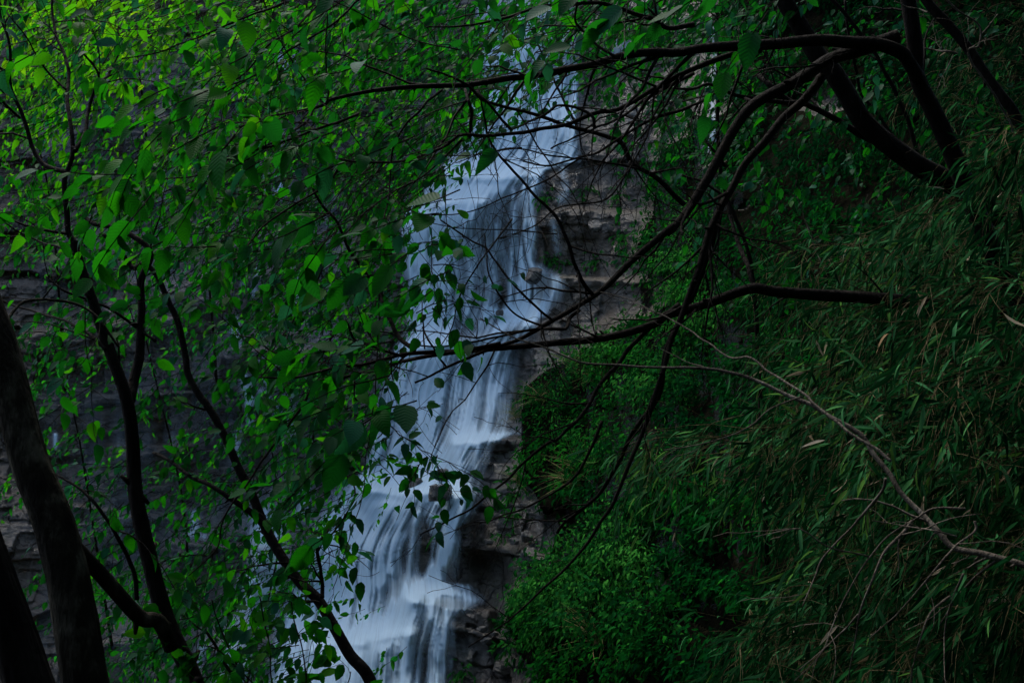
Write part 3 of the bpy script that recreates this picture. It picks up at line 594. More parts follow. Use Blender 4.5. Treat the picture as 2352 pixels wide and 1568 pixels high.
# leafy hanging twigs that stand before the white water
for a, n_ in ((Z(5, 290,1270, 450,1400, 600,1500)+Z(8, 680,90, 780,130, 900,210, 1000,290), 15), (Z(5, 290,1420, 380,1310, 500,1250, 600,1230, 740,1200), 9), (Z(5, 640,60, 660,250, 650,400, 690,560, 740,700), 12),
              (Z(5, 560,200, 700,150, 800,200), 5), (Z(5, 650,300, 800,290, 920,260), 5), (Z(5, 660,420, 800,400, 900,450), 6), (Z(5, 560,600, 750,520, 900,560, 1060,590), 9), (Z(8, 690,90, 710,200, 750,330), 6), (Z(8, 620,80, 560,170, 500,280), 5)):
    la = []; mbt = MB(); pts, rad = limb_path(a, 4.9, 4.8, 3.5, 1.5, 6, .01); tube(mbt, pts, rad, 5, 1)
    shoots(mbt, pts, rad, n_, .2, .3, 1, la, mat=1)
    leafify(mbt, [x for x in la if rng.random() < .33], 1, T_mid, .058, .12)
    mbt.build("leafy_twig", [M_leaf, M_bark], ta.o)

# second limb system: heavy branch that emerges from the bamboo
tb = Tree("tree", "heavy dark limb reaching left out of the bamboo across the falls", P(2700,1700,6.4), [(1340,830),(620,900),(680,760)])
tb.part("trunk", [(2700,1500),(2600,900),(2350,730),(2150,700),(2000,692)]+Z(6, 900,500, 700,480, 550,460, 300,540, 100,600, 0,625)+Z(5, 2100,680, 1900,745, 1700,785, 1500,802, 1200,832, 900,862, 700,872, 450,890, 200,950, 0,975)+[(680,868),(600,866)], 6.4, 4.9, 60, 4, 14, .2, n=16, L=.5, sub=7)
tb.part("branch", Z(6, 590,470, 560,330, 510,180, 450,60)+Z(3, 400,1320, 280,1200, 120,1150), 5.9, 6.2, 13, 6, 9, n=4, L=.4)
tb.part("branch", Z(5, 450,900, 300,840, 150,770, 60,660)+Z(4, 2050,960, 1850,900, 1700,1030), 5.1, 5.0, 8, 3, 7, n=9, L=.4, leafy=True)
tc = Tree("tree", "thick black trunk slanting down to the right through the upper right", P(2900,1500,6.8), [(1560,40)])
tc.part("trunk", Z(3, 640,-180, 760,0, 880,170, 1000,350, 1100,450, 1200,610, 1300,780, 1420,900, 1560,1010, 1720,1120, 1950,1250)+[(2330,520),(2500,700),(2700,1100),(2900,1500)], 6.2, 6.8, 40, 70, 18, .2, n=6, L=.6, sub=8)
tc.part("branch", Z(3, 1450,940, 1250,870, 1080,780, 900,690, 720,670, 480,630, 300,560, 180,590, 60,585), 6.4, 6.0, 20, 6, 9, .2, n=14, L=.6)
tc.part("branch", Z(3, 350,610, 200,680, 0,760), 6.1, 6.0, 9, 5, 7, n=5, L=.4)
tc.part("branch", Z(3, 850,700, 760,620, 700,560, 620,480, 560,430), 6.3, 6.5, 22, 10, 9, n=3, L=.4)
td = Tree("tree", "straight dark trunk with pale twigs at the top right corner", P(2600,1500,5.6), [])
td.part("trunk", Z(3, 1600,-150, 1700,0, 1800,130, 1900,250, 2000,380, 2100,500, 2200,620, 2300,760)+[(2400,420),(2500,700),(2600,1500)], 5.6, 5.6, 24, 34, 12, .2, sub=8)
td2 = Tree("tree", "thin pale twiggy branch curling beside the top right trunk", P(2500,1500,5.3), [], M_barkg)
td2.part("branch", [(2500,1500),(2380,700),(2330,320)]+Z(3, 2000,385, 2060,300, 2080,210, 2040,140, 1900,60, 1800,-60), 5.3, 5.3, 7, 5, 7, n=3, L=.3)
td2.part("branch", Z(3, 1910,345, 1820,335, 1700,315), 5.3, 5.2, 6, 4, 6, n=1, L=.2)
td2.part("branch", Z(3, 2080,215, 2140,150, 2180,90), 5.3, 5.2, 4, 2, 6)
td2.part("branch", Z(3, 1720,80, 1600,50, 1510,10), 5.3, 5.2, 5, 3, 6)
te = Tree("tree", "two thin dark stems rising between the big upper right trunks", P(2250,1500,8.5), [])
te.part("trunk", [(2250,1500),(2200,700)]+Z(3, 1650,980, 1560,700, 1480,540, 1370,350, 1250,180, 1100,0, 1050,-100), 8.5, 8.0, 14, 10, 8, n=8, L=.5)
te.part("branch", Z(3, 1560,960, 1400,760, 1290,620, 1260,480, 1230,350, 1200,150, 1190,0), 8.2, 8.2, 9, 7, 7, n=5, L=.4)
te2 = Tree("tree", "slim dark sapling stem standing right of the bare cliff beside the falls", P(1760,1300,9), [(1650,300)])
te2.part("trunk", [(1760,1300),(1730,650)]+Z(3, 400,1250, 360,980, 350,700, 360,400, 380,180, 300,0), 9, 8.6, 13, 9, 8, n=12, L=.6, leafy=True)
te2.part("branch", Z(3, 340,1000, 280,920, 150,700, 120,600), 8.7, 8.6, 7, 4, 6, n=5, L=.5, leafy=True)

# pale leafless branch in front of the bamboo
tf = Tree("tree", "pale grey leafless branch sweeping down before the bamboo at lower right", P(2700,1500,4.3), [], M_barkg)
tf.part("branch", [(2700,1500),(2500,1350)]+Z(9, 2352,795, 2200,750, 2050,710, 1880,670, 1780,570, 1700,480, 1560,320, 1470,190, 1370,70)+Z(6, 1300,1420, 1200,1340, 1100,1280, 980,1200, 850,1160, 650,1070, 400,990, 200,968, 0,965)+Z(5, 1900,955, 1650,940, 1400,830, 1160,760, 980,640), 3.7, 4.9, 22, 3, 10, .2, n=16, L=.3, lvl=1, wob=.006)
tf.part("branch", Z(6, 1480,1568, 1350,1470, 1000,1220, 920,1140, 700,1000, 550,900, 400,880, 200,740, 0,620)+Z(5, 2100,600, 1900,500, 1750,470), 3.8, 4.8, 9, 2.5, 8, n=7, L=.25, lvl=1)
for a, w0 in ((Z(9, 1450,230, 1430,310, 1320,440, 1200,580, 1050,730, 980,870, 900,1060), 8), (Z(9, 1970,430, 1760,430, 1640,500, 1480,600, 1350,740, 1230,920, 1100,1180, 1030,1370, 850,1550), 6),
              (Z(9, 1620,510, 1560,590, 1450,700, 1370,880, 1280,1120, 1240,1340, 1200,1568), 8), (Z(9, 2030,510, 2030,580, 1900,680, 1750,850, 1600,1030, 1450,1180, 1340,1275), 6),
              (Z(9, 1950,850, 1880,1050, 1830,1250, 1835,1568), 6), (Z(9, 1870,1005, 1750,1100, 1680,1250, 1630,1450, 1620,1568), 6), (Z(9, 1910,610, 1750,570, 1500,530, 1360,510), 4),
              (Z(9, 1350,740, 1080,680, 930,580, 840,560, 600,610), 4), (Z(6, 900,1150, 700,1230, 550,1350, 300,1450, 0,1500), 4), (Z(9, 1270,1120, 1150,1250, 1000,1380, 880,1480), 4)):
    tf.part("branch", a, 3.9, 3.9, w0+1, 2.5, 6, .1, n=4, L=.22, lvl=1, wob=.006)

# hanging vines
for uv, d0, wd, lb in ((Z(3, 0,780, 60,900, 130,1060, 190,1200, 240,1400, 300,1568)+Z(6, 330,250, 330,600, 340,800), 5.6, 3.5, "pale vine hanging straight beside the thick arching limb"),
                       (Z(2, 1925,0, 1918,200, 1910,490), 5.2, 3, "thin straight vine hanging at the top over the cliff right of the falls"),
                       (Z(2, 1930,490, 1960,620, 1920,700, 2000,820, 2030,950, 2060,1100, 2020,1240), 5.6, 3, "curly brown vine dangling in front of the rock right of the falls"),
                       (Z(3, 860,1290, 900,1350, 940,1460, 970,1568)+Z(6, 930,0, 960,120, 1020,300), 6.5, 3, "short pale vine hanging in the dark above the bamboo")):
    mb = MB(); pts, rad = limb_path(uv, d0, d0, wd, wd*.7, 6, .01); tube(mb, pts, rad, 5); shoots(mb, pts, rad, 3, .15, .2, 1)
    tag(mb.build("vine", M_barkg, origin=pts[0]), lb, "vine", "bare vines hanging among the branches")

# ------------------------------------------------------------------ background saplings on the ledges (left and behind the falls)
BG = [((260,1500),(180,1000),(120,780), 14.0, "bright sapling leaning over the brown rock at the far left"),
      ((430,1400),(420,1150),(330,760), 14.5, "leafy sapling before the stepped rock left of centre"),
      ((560,1600),(640,1250),(620,1000), 13.5, "sapling with fresh leaves beside the left side cascades"),
      ((700,1100),(760,760),(700,500), 15.5, "sapling growing on the ledge left of the main falls"),
      ((500,900),(480,640),(460,420), 15.0, "sapling under the canopy in front of the upper left wall"),
      ((150,900),(120,500),(60,200), 14.0, "tall sapling at the far left under the canopy"),
      ((350,500),(330,250),(300,20), 16.0, "yellow green sapling on the cliff at the upper left"),
      ((640,420),(620,200),(600,0), 17.0, "sapling with bright leaves at the top left of the falls"),
      ((900,400),(900,180),(900,-20), 17.0, "sapling overhanging the upper left edge of the falls"),
      ((1330,300),(1270,180),(1200,20), 19.0, "light green sapling hanging over the top of the falls"),
      ((1480,200),(1450,80),(1420,-40), 19.0, "leafy sapling at the cliff top right of the falls"),
      ((420,1900),(360,1500),(420,1380), 12.0, "low leafy bush in the bottom left corner behind the trunks"),
      ((560,1900),(560,1600),(500,1420), 11.0, "dense leafy bush at the foot of the side cascades")]
BGT = []
for (a, b, c, d, lb) in BG:
    dc = float(depth_at(a[0], a[1])); t = Tree("sapling", lb, P(a[0], a[1], dc), [], M_bark2, "sapling")
    t.part("trunk", [a, b, c], dc, d-.6, 8, 3, 7, .1, n=9, L=1.0, droop=-.1, lvl=1)
    t.anchors = [a, b, c]; TREES.remove(t); BGT.append(t)

GA = ["112222111111112110000000","111233321111111110000000","001244431111110000000000","012443332111000000000000","233332222110000000000000","122112334500000000000000",
      "001111345500000000000000","000101245200000000000000","000001343100000000000000","000000133000000000000000","000001134000000000000000","000000232000000000000000",
      "000000020000000000000000","000000120000000000000000"]
GB = ["888888899999998852100000","887667888888765543211000","763266788888631211010000","642267788863100111000000","665667788520000000000000","344567886200000000000000",
      "122345676200000000000000","233334565100000000000000","222223453100000000000000","222332332000000000000000","233334443100000000000000","034334442000000000000000",
      "034443420000000000000000","024444300000000000000000","012544410000000000000000","012555530000000000000000"]
GC = ["888888888777765400000000","877667788777754300000000","753146787755321100000000","532146776542000000000000","555545788553000000000000","334667875310000000000000",
      "223567645200000000000000","244665445200000000000000","322332245200000000000000","432222354200000000000000","443343454200000000000000","334433452000000000000000",
      "134434452000000000000000","124555430000000000000000","013555442000000000000000","013666553000000000000000"]
def clear(U, V):
    w_ = (U > np.interp(V, LV, LU)+35) & (U < np.interp(V, RV, RU)+150) & (V > 100)
    return ~(w_ & (rng.random(len(U)) < .75))
def assign(trees, U, V):
    best = np.full(len(U), 1e18); who = np.zeros(len(U), int)
    for i, t in enumerate(trees):
        for a in t.anchors:
            d = (U-a[0])**2+((V-a[1])*1.1)**2; k = d < best; best[k] = d[k]; who[k] = i
    return who
def tint_at(U, V, lo, hi):     # backlight put into the colour: leaves tinted yellower towards the upper left
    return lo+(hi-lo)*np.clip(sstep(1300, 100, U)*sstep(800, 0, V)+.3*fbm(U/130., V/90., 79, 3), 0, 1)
near = [t for t in TREES if t.anchors and t not in (tc, te2)]
tc.anchors = [(1900,60),(2100,60)]; te2.anchors = [(1650,300),(1600,80)]; te.anchors = [(2000,300),(1900,450)]; td.anchors = [(2300,100),(2300,350)]
GRT = ["5666655443","4555544433","2344333333","1332233333","1244433332","1244433222","0122322110"]
U, V = from_grid(GRT, 1.6, 14); Rr = [tc, te2, te, td]; who = assign(Rr, U, V)
for i, t in enumerate(Rr):
    k = who == i; sprays(t.f, U[k], V[k], 7.5+4*rng.random(k.sum()), math.radians(230), T_mid, .08, .02+.1*rng.random(k.sum()), (6, 10), .45, spread=.6)
ANG = math.radians(205)
for grid, per, d0, d1, tm, size, nl, tl, lo, hi in ((GA, .34, 3.7, 4.6, T_big, .095, (5, 8), .34, .2, .55), (GB, 4.2, 5.8, 9.6, T_mid, .062, (6, 10), .42, .14, .74)):
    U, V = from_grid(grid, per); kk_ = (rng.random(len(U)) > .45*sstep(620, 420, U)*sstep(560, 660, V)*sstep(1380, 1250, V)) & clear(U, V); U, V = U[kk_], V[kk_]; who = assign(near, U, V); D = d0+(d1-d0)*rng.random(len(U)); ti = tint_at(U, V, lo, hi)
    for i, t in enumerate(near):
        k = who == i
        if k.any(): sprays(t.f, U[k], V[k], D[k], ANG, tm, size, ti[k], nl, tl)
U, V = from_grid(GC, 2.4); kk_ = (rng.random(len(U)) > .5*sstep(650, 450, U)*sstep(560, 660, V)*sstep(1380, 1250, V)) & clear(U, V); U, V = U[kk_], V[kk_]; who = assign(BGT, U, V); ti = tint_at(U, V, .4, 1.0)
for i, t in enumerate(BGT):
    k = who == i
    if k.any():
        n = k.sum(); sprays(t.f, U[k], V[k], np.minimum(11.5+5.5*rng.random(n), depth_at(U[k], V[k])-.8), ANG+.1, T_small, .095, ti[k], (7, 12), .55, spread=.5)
for t in TREES:
    leafify(t.f, t.la, 1, T_mid, .065, .3, keep=.35)
for t in TREES+BGT:
    if t.f.n: t.f.build("foliage", [M_leaf2 if t in BGT else M_leaf, M_bark], t.o)

# ------------------------------------------------------------------ right bank: ground cover, shrubs, plants
def surf(u, v):
    """point and outward normal on the rock surface"""
    e = 9.; p = P(u, v, depth_at(u, v)); a = P(u+e, v, depth_at(u+e, v))-P(u-e, v, depth_at(u-e, v)); b = P(u, v+e, depth_at(u, v+e))-P(u, v-e, depth_at(u, v-e))
    n = norm(np.cross(b, a)); n = np.where((n[..., 1:2] > 0), -n, n); return p, n
mb = MB(); N = 190000
u = 1150+1450*rng.random(N)**.85; v = -150+1850*rng.random(N)
cl = fbm(u/45., v/38., 101, 4)
k = (rng.random(N) < veg(u, v)) & (rng.random(N) < .5+2.2*cl); u, v, cl = u[k], v[k], cl[k]
p, n = surf(u, v); m = len(u)
lift = ((.04+.30*rng.random(m)+.35*np.clip(cl, 0, 1))*np.interp(u-np.interp(v, EV, EU), [0, 80], [.4, 1]))[:, None]
p = p+n*lift+rng.normal(size=(m, 3))*.03
ax = norm(n*.5+np.array([-.3, -.2, -.6])+rng.normal(size=(m, 3))*.55); nr = norm(n+np.array([0, -.1, .7])+rng.normal(size=(m, 3))*.45)
big = rng.random(m) < .4; ti = np.clip(.45+.55*fbm(u/160., v/120., 103, 3)+.18*rng.normal(size=m)-.30*sstep(1450, 1800, u)-.2*sstep(600, 200, v)*sstep(1450, 1650, u), 0, 1)  # leaf tint darkens towards the right and upper right: shade put into the colour
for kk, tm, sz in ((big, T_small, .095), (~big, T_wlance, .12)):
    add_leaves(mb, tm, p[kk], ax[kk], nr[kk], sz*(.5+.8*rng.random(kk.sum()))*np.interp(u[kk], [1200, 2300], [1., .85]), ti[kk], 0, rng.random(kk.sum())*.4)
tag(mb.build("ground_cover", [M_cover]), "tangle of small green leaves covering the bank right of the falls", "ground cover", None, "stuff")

def blob_plant(kind, n, R, lf, seed):
    r = np.random.default_rng(seed); mb = MB()
    if kind == 'shrub':
        for _ in range(14):
            d = norm(r.normal(size=3)*np.array([1, .7, .8])+np.array([0, -.5, .35])); q = [np.zeros(3)]
            for j in range(6): d = norm(d+r.normal(size=3)*.2+np.array([0, 0, -.06])); q.append(q[-1]+d*R*.2)
            q = np.array(q); tube(mb, q, np.linspace(.008, .0015, 7), 4, 1)
            m = n//14; i = r.integers(1, 7, m); A = q[i]+r.normal(size=(m, 3))*R*.16
            add_leaves(mb, T_wlance if seed % 3 else T_small, A, norm(A)*.5+np.array([0, -.15, -.6])+r.normal(size=(m, 3))*.4, np.array([0, -.5, .8])+r.normal(size=(m, 3))*.45, lf*(.35+.9*r.random(m)), np.clip((.38, .72, .55)[seed % 3]+r.normal(size=m)*.24, 0, 1), 0, r.random(m)*.4)
    elif kind == 'plant':
        for _ in range(9):
            d = norm(r.normal(size=3)*np.array([1, .6, .5])+np.array([0, -.6, .5])); q = [np.zeros(3)]
            for j in range(5): d = norm(d+np.array([0, -.05, -.22])); q.append(q[-1]+d*R*.2)
            q = np.array(q); tube(mb, q, np.linspace(.006, .002, 6), 4, 1); m = n//9; i = r.integers(1, 6, m)
            add_leaves(mb, T_wlance, q[i], norm(q[i])+np.array([0, -.1, -.5])+r.normal(size=(m, 3))*.45, np.array([0, -.5, .8])+r.normal(size=(m, 3))*.4, lf*(.6+.6*r.random(m)), np.clip(.6+r.normal(size=m)*.15, 0, 1), 0, r.random(m)*.4)
    else:
        m = n; a = r.random(m)*2*np.pi; ax = np.stack([np.cos(a)*.7, -.4+.5*np.sin(a), .9+0*a], -1)+r.normal(size=(m, 3))*.2
        add_leaves(mb, T_blade, r.normal(size=(m, 3))*.04, ax, np.array([0, -.6, .6])+r.normal(size=(m, 3))*.3, lf*(.5+.7*r.random(m)), np.clip(.55+r.normal(size=m)*.3, 0, 1), 0, .6+r.random(m)*1.3)
    return mb
def place(kind, spots, group, name, cat, n, R, lf, mats, nvar=3):
    protos = []
    for i, (u, v, sc, lb) in enumerate(spots):
        p, nn = surf(np.array([u*1.]), np.array([v*1.])); p = p[0]+nn[0]*.03
        if i < nvar:
            m = blob_plant(kind, n, R, lf, 300+i); root = thing(name, p, lb, cat, group)
            m.v = [a+p for a in m.v]; part = m.build("blades" if kind == 'grass' else "foliage", mats, root); protos.append(part)
        else:
            root = thing(name, p, lb, cat, group); c = protos[i % nvar].copy(); scene.collection.objects.link(c); c.parent = root
        root.scale = (sc,)*3; root.rotation_euler = (0, 0, (rng.random()-.5)*.9)
def zz(k, x, y): return Z(k, x, y)[0]
SH = [(zz(8,1420,830),1.25,"bright round shrub bulging over the rock at bottom centre right"),(zz(8,1330,960),1.1,"light green shrub hanging below the bright bottom shrub"),(zz(8,1620,800),1.1,"shrub on the bank just right of the bright bottom shrub"),
      (zz(8,1250,1090),.9,"leafy shrub drooping over the stony shelf beside the falls foot"),(zz(8,1260,980),1.1,"bright shrub at the far left edge of the lower green mound"),(zz(8,1520,900),1.2,"shrub on the crown of the lower green mound"),(zz(8,1450,1010),1.2,"shrub in the middle of the lower green mound"),(zz(8,1700,960),1.1,"shrub on the right shoulder of the lower green mound"),(zz(8,1350,1180),1.1,"shrub beneath the lower green mound by the bottom slab"),(zz(8,1600,1150),1.1,"shrub low on the bank between the mound and the dark grass"),(zz(6,150,300),1.1,"lit shrub behind the crossing of the two thick limbs"),(zz(6,180,760),1.1,"lit shrub under the long thin pale branch"),(zz(6,60,1150),1.1,"lit shrub left of the bamboo tips"),(zz(8,1850,750),1.1,"shrub with pointed leaves above the lower dark hollow"),(zz(8,1550,100),1.,"shrub above the rusty rock right of the falls"),
      (zz(8,1750,480),1.,"shrub crossed by the thin dark slanting branch"),(zz(5,1650,900),1.2,"bright shrub just under the heavy horizontal limb"),(zz(5,1500,1050),1.,"shrub with dry stems beside the falls at mid height"),
      (zz(5,1250,1130),.75,"small dark shrub poking into the water edge at mid height"),(zz(5,1900,1100),1.1,"mid green shrub right of the dry grass"),(zz(5,2200,1000),1.2,"shrub behind the two crossing limbs"),
      (zz(5,2150,280),1.1,"pale green shrub clinging to the cliff beside the arching limb"),(zz(5,2250,480),1.,"shrub hanging beneath the arching limb"),(zz(5,1300,1420),.8,"bright fern like shrub beside the water at the middle ledge"),
      (zz(3,430,1000),1.,"shrub left of the arching limb in the upper right"),(zz(3,100,1500),1.,"light green shrub below the arching limb near the cliff"),(zz(3,450,560),.9,"yellow green shrub on the dark rock at the upper right"),
      (zz(2,2080,1000),.8,"mossy tuft shrub on the dark ledge of the right cliff"),(zz(6,300,650),1.1,"shrub in the gap below the bamboo tip limb"),(zz(8,2150,330),1.1,"shadowed shrub on the bank left of the bamboo"),(zz(8,1980,1150),1.1,"dark shrub in the lowest shadow of the bank")]
place('shrub', [(a[0]+(75 if a[0] < 1500 else 15), a[1], s, l) for a, s, l in SH], "shrubs on the bank right of the falls", "shrub", "shrub", 900, .6, .08, [M_shrub, M_bark])
PL = [(zz(8,1200,330),.9,"hanging plant on the rock face beside the lower right of the falls"),(zz(8,1170,480),.7,"small plant below the hanging plant on the lower rock"),(zz(8,1190,1330),.8,"plant on the stony shelf at the bottom edge"),(zz(8,880,1490),.7,"thin green plant on the bottom rock at the foot of the falls"),
      (zz(8,1110,1190),.7,"sprig at the end of the wet shelf"),(zz(8,1270,180),.8,"plant above the brown dead roots"),(zz(5,1740,270),.75,"leafy plant on top of the square rock ledge"),(zz(5,1900,210),.8,"plant in the crack right of the square rock"),
      (zz(5,1500,290),.6,"single broad leaved plant left of the square rock"),(zz(5,1920,100),.8,"plant hanging high right of the square rock"),(zz(5,1440,250),.6,"small fern beside the falling water at the square rock"),(zz(2,1640,1250),.7,"broad leaved plant on the narrow ledge right of the falls"),
      (zz(2,1400,1290),.75,"fern at the right edge of the falls under the dark ledge"),(zz(2,1920,1150),.7,"fern on the upper cliff below the mossy tuft"),(zz(2,1950,970),.7,"moss and fern patch high on the right cliff"),(zz(2,1890,1280),.7,"plant on the ledge under the upper fern"),
      (zz(2,2230,640),.8,"light green plant hanging from the dark upper right cliff"),(zz(8,1130,610),.6,"small yellowish plant beside the loose round rock"),(zz(1,700,820),.9,"tiny plant growing on the upper left rock"),(zz(4,700,410),.8,"plant beside the dark cave on the left wall")]
place('plant', [(a[0], a[1], s, l) for a, s, l in PL], "small plants growing from the rock ledges", "plant", "plant", 90, .4, .13, [M_shrub, M_bark])
GR = [(zz(5,1560,960),1.1,"dry grass tuft left of the heavy limb shrub"),(zz(5,1380,1180),1.,"dry grass tuft beside the mid height water edge"),(zz(8,1650,200),1.1,"straw coloured grass tuft in the middle of the bank"),(zz(8,1600,270),1.,"lower straw grass tuft hanging over rock"),
      (zz(8,1260,260),.9,"brown root tuft hanging under the small plants"),(zz(5,1750,1050),1.,"grass tuft between the bank shrubs"),(zz(8,1780,1290),1.4,"long dark grass tuft at the bottom of the bank"),(zz(5,1230,1290),.8,"thin grass tuft touching the falling water")]
place('grass', [(a[0], a[1], s, l) for a, s, l in GR], "grass tufts on the bank", "grass_tuft", "grass", 110, .5, .36, [M_grass], 2)

# ------------------------------------------------------------------ loose rocks
def rock(u, v, wpx, hpx, label, seed, out=.25, flat=1.0):
    d = float(depth_at(u, v))-out; k = KW*d/S2; c = P(u, v, d)
    n = 26; th = np.linspace(0, np.pi, n)[:, None]; ph = np.linspace(0, 2*np.pi, 2*n)[None]
    X = np.sin(th)*np.cos(ph); Y = np.sin(th)*np.sin(ph); Zz = np.cos(th)+0*ph
    pw = .55; X, Y, Zz = [np.sign(a)*np.abs(a)**pw for a in (X, Y, Zz)]
    r = np.random.default_rng(seed)
    V = np.stack([X*wpx*.5*k, Y*wpx*.45*k, Zz*hpx*.5*k], -1)
    for _ in range(9):                      # chop flat facets
        nn = norm(r.normal(size=3)); lim = np.quantile(V.reshape(-1, 3)@nn, .86); over = np.maximum(V@nn-lim, 0); V = V-over[..., None]*nn
    V = V+.05*wpx*k*(fbm(V[..., 0]/(wpx*k)*6, V[..., 2]/(hpx*k)*6+V[..., 1], seed, 4))[..., None]
    mb = MB(); mb.add(V+c, grid_faces(n, 2*n), tint=-.1+.5*r.random()); o = mb.build("rock", M_rock, origin=c, smooth=False)
    tag(o, label, "rock", "loose rocks on the ledges")
RK = [(zz(8,530,285),48,42,"square dark boulder in the water at the middle pool, left of the pair"),(zz(8,700,325),70,38,"wide dark boulder in the water at the middle pool, right of the pair"),(zz(8,725,205),30,26,"small boulder behind the two pool boulders"),
      (zz(8,1265,612),32,28,"round tilted brown rock lodged on the right ledge"),(zz(8,1290,730),60,32,"wet shiny rock below the round brown one"),(zz(8,1110,1465),58,26,"flat dark stone at the bottom edge right of the falls"),(zz(5,1315,365),42,42,"rounded rock with water parting at the falls right edge"),
      (zz(2,1720,1480),34,30,"brown block perched on the right cliff ledge"),(zz(2,1800,1490),30,24,"smaller brown block beside the perched block"),(zz(8,1020,645),24,14,"little stone on the lower cliff shelf"),(zz(8,1240,815),18,14,"small stone below the wet shiny rock"),
      (zz(8,1010,1290),34,16,"flat stone low on the stony shelf"),(zz(8,980,1215),26,14,"small slab on the stony shelf by the water"),(zz(8,1060,1240),22,12,"small slab in the middle of the stony shelf"),(zz(8,1130,1230),22,12,"small slab at the right of the stony shelf"),(zz(8,900,1130),20,10,"pebble at the water side end of the stony shelf"),
      (zz(8,1190,640),26,16,"angular rock left of the round brown one"),(zz(5,1100,605),22,14,"small dark rock in the foam at the upper ledge"),(zz(4,560,910),46,34,"pale wet rock by the cave on the left wall")]
for i, (a, ww, hh, lb) in enumerate(RK): rock(a[0], a[1], ww, hh, lb, 500+i, .62 if 'falls' in lb and 'water' in lb or 'pool' in lb or 'foam' in lb else .25)

# ------------------------------------------------------------------ bamboo thicket
BB = [ # root (u,v), tip (u,v), depth, label
 ((2620,700),(2010,560),6.6,"bamboo spray reaching farthest up left at the top of the thicket"),((2650,760),(2180,500),6.0,"bamboo spray beside the slanting trunk base at the right edge"),((2620,500),(2330,330),5.2,"few big bamboo leaves at the right edge near the top"),
 ((2600,850),(1900,700),6.8,"bamboo spray drooping beside the end of the heavy limb"),((2620,900),(2060,700),5.8,"bamboo spray in the middle right below the slanting trunk"),((2640,950),(2250,720),5.3,"bamboo spray near the right edge at mid height"),
 ((2600,1000),(1780,850),7.2,"bamboo spray at the left of the thicket above the pale branch"),((2600,1050),(1980,860),6.0,"bamboo spray with large leaves right of the pale branch"),((2640,1100),(2180,880),5.3,"bamboo spray with dry tips in the right middle"),
 ((2560,1150),(1600,1040),6.6,"lowest left bamboo spray reaching toward the falls"),((2580,1150),(1800,1010),5.8,"bamboo spray under the pale branch fork"),((2600,1180),(2060,1030),5.3,"bamboo spray crossed by the pale branch"),((2640,1200),(2260,1060),5.0,"bamboo spray right of the pale branch elbow"),
 ((2560,1250),(1850,1190),7.0,"bamboo spray beside the dark hollow"),((2600,1280),(1950,1200),6.0,"bamboo spray behind the forked pale twigs"),((2620,1320),(2140,1200),5.3,"bamboo spray below the pale branch with whitish dead leaves"),((2640,1320),(2300,1230),4.9,"bamboo sprig hanging at the lower right edge"),
 ((2560,1400),(1815,1370),6.6,"bamboo spray at the lower left edge of the thicket"),((2600,1420),(1900,1360),5.8,"bamboo spray at the bottom behind two long pale twigs"),((2620,1450),(2080,1370),5.2,"bamboo spray at the bottom with a white leaf"),((2640,1500),(2270,1400),4.9,"bamboo spray in the bottom right corner"),
 ((2560,1560),(1745,1530),6.2,"bamboo spray along the bottom edge, leftmost of the thicket"),((2600,1600),(1840,1520),5.6,"bamboo spray along the bottom edge under the pale twigs"),((2620,1650),(2050,1530),5.1,"bamboo spray along the bottom edge right of the pale twigs"),
 ((2620,640),(2120,380),8.5,"shadowed bamboo behind the upper right trunks"),((2620,500),(2180,200),9.0,"shadowed bamboo high behind the top right trunk"),((2620,300),(2230,60),8.8,"bamboo in deep shade at the top right corner"),((2500,800),(1800,640),9.5,"shaded bamboo far behind above the heavy limb")]
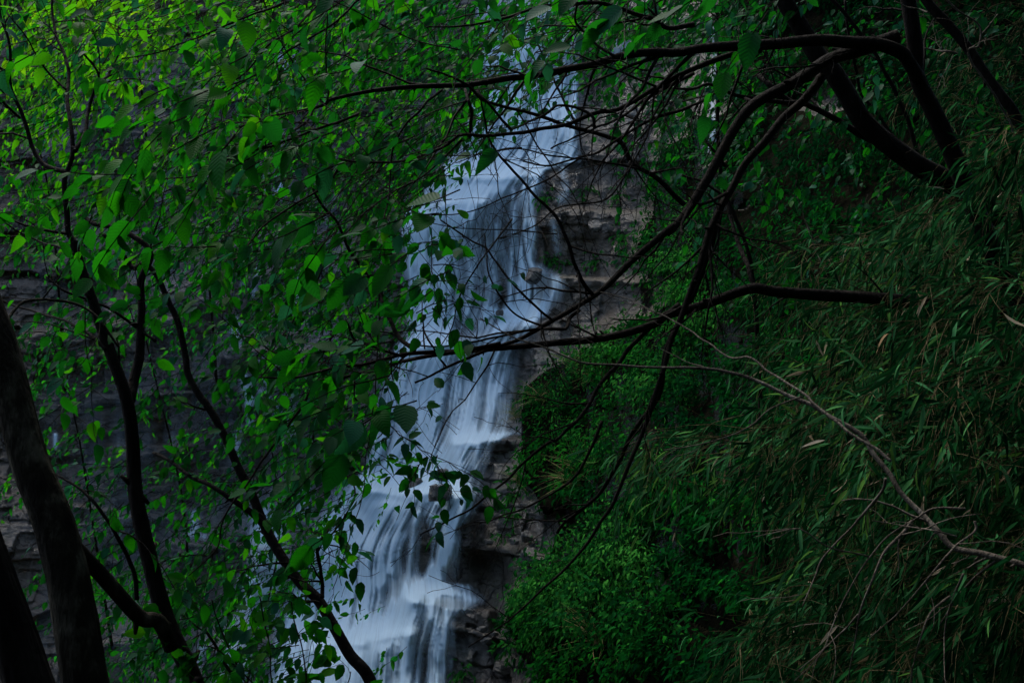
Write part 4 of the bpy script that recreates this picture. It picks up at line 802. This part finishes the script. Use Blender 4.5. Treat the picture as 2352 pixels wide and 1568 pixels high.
for (a, b, d, lb) in BB:
    base = P(a[0], a[1]+150, d+.3); root = thing("bamboo", base, lb, "bamboo", "bamboo sprays in the thicket on the right")
    cm = MB(); fm = MB(); tipv = np.array(b, float); rt = np.array(a, float); A, X = [], []
    for s_ in range(9):
        t_ = tipv+rng.normal(size=2)*np.array([60, 42]); r_ = rt+rng.normal(size=2)*np.array([60, 70]); mid = (t_*.5+r_*.5)+np.array([0, -70-50*rng.random()])
        pts, rad = limb_path([(r_[0]+50, max(r_[1]+120, 1250)), tuple(r_), tuple(mid), tuple(t_+np.array([40, -20])), tuple(t_+np.array([-20, 45]))], d+.3+rng.normal()*.3, d+rng.normal()*.45-.2, 5, 1.6, 7, .015)
        tube(cm, pts, rad, 5); n = len(pts)
        for _ in range(30):
            i = rng.integers(3, n-1); T = norm(pts[i]-pts[i-1]); dd = norm(T*.7+rng.normal(size=3)*.6+np.array([-.15, 0, -.25])); L = .12+.3*rng.random(); q = [pts[i]]
            for j in range(4): dd = norm(dd+np.array([0, 0, -.16])+rng.normal(size=3)*.1); q.append(q[-1]+dd*L/4)
            q = np.array(q); tube(cm, q, np.linspace(.0016, .0008, 5), 3)
            kk = rng.integers(3, 7)
            for j in rng.integers(1, 5, kk): A.append(q[j]); X.append(norm(T*.5+dd*.6+rng.normal(size=3)*.42+np.array([-.15, -.1, -.28])))
    A = np.array(A); X = np.array(X); m = len(A); ti = np.clip(.36-(.34 if d > 8 else 0)+.12*rng.normal()+.24*rng.normal(size=m), 0, .9); dead = rng.random(m) < .007; ti[dead] = .93+.07*rng.random(dead.sum())  # far sprays get darker leaf tints, deep shade put into the colour
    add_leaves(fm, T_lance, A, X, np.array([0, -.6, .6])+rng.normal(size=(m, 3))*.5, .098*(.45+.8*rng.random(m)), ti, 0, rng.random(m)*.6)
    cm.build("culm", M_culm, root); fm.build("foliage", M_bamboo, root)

# ------------------------------------------------------------------ unseen crowns added over and behind the viewer to shade the right bank
CR = [((5.6,11.5,7.4),(4.4,5.2,1.9),"unseen tree crown added to shade the head of the right bank"),((5.5,4,4.6),(4.5,4.5,1.6),"broad unseen tree crown added to shade the bamboo"),
      ((10,9,8.5),(4.5,5,2.5),"highest unseen tree crown added far above the right bank for shade"),((1.0,-1.5,4.5),(5,4,1.6),"unseen tree crown added behind the viewer for shade"),
      ((-4,-4.5,4.5),(4.5,3.5,2.2),"unseen tree crown added behind and left of the viewer for shade"),((5,-6,5),(5,4,3),"unseen tree crown added behind and right of the viewer for shade"),((1,-9,6),(8,2.5,5),"dense unseen tree added on the hill behind the viewer for shade")]
for (c, e, lb) in CR:
    c = np.array(c)+np.array([0, 0, CZ]); bx, by = c[0]+1.5, min(c[1]-1, 8)
    root = thing("tree", (bx, by, gz(bx, by)), lb, "tree"); tm_ = MB(); fm = MB()
    pts = smooth_path([(bx, by, gz(bx, by)-.3), (bx-.2, by+.1, c[2]-3), tuple(c)], 6); tube(tm_, pts, np.linspace(.22, .06, len(pts)), 12, 0, .15)
    rr_ = np.linspace(.2, .05, len(pts)); shoots(tm_, pts[len(pts)//2:], rr_[len(pts)//2:], 14, 3.2, 0, 1)
    m = 26000; o = rng.normal(size=(m, 3)); o = o/np.linalg.norm(o, axis=1)[:, None]*rng.random((m, 1))**.4
    add_leaves(fm, T_small, c+o*np.array(e), rng.normal(size=(m, 3))+np.array([0, 0, -.3]), np.array([0, 0, 1])+rng.normal(size=(m, 3))*.5, .2*(.6+.6*rng.random(m)), rng.random(m)*.6, 0)
    tm_.build("trunk", M_bark, root); fm.build("foliage", M_leaf2, root)
print("objects", len(bpy.data.objects), "faces", sum(len(m.polygons) for m in bpy.data.meshes))
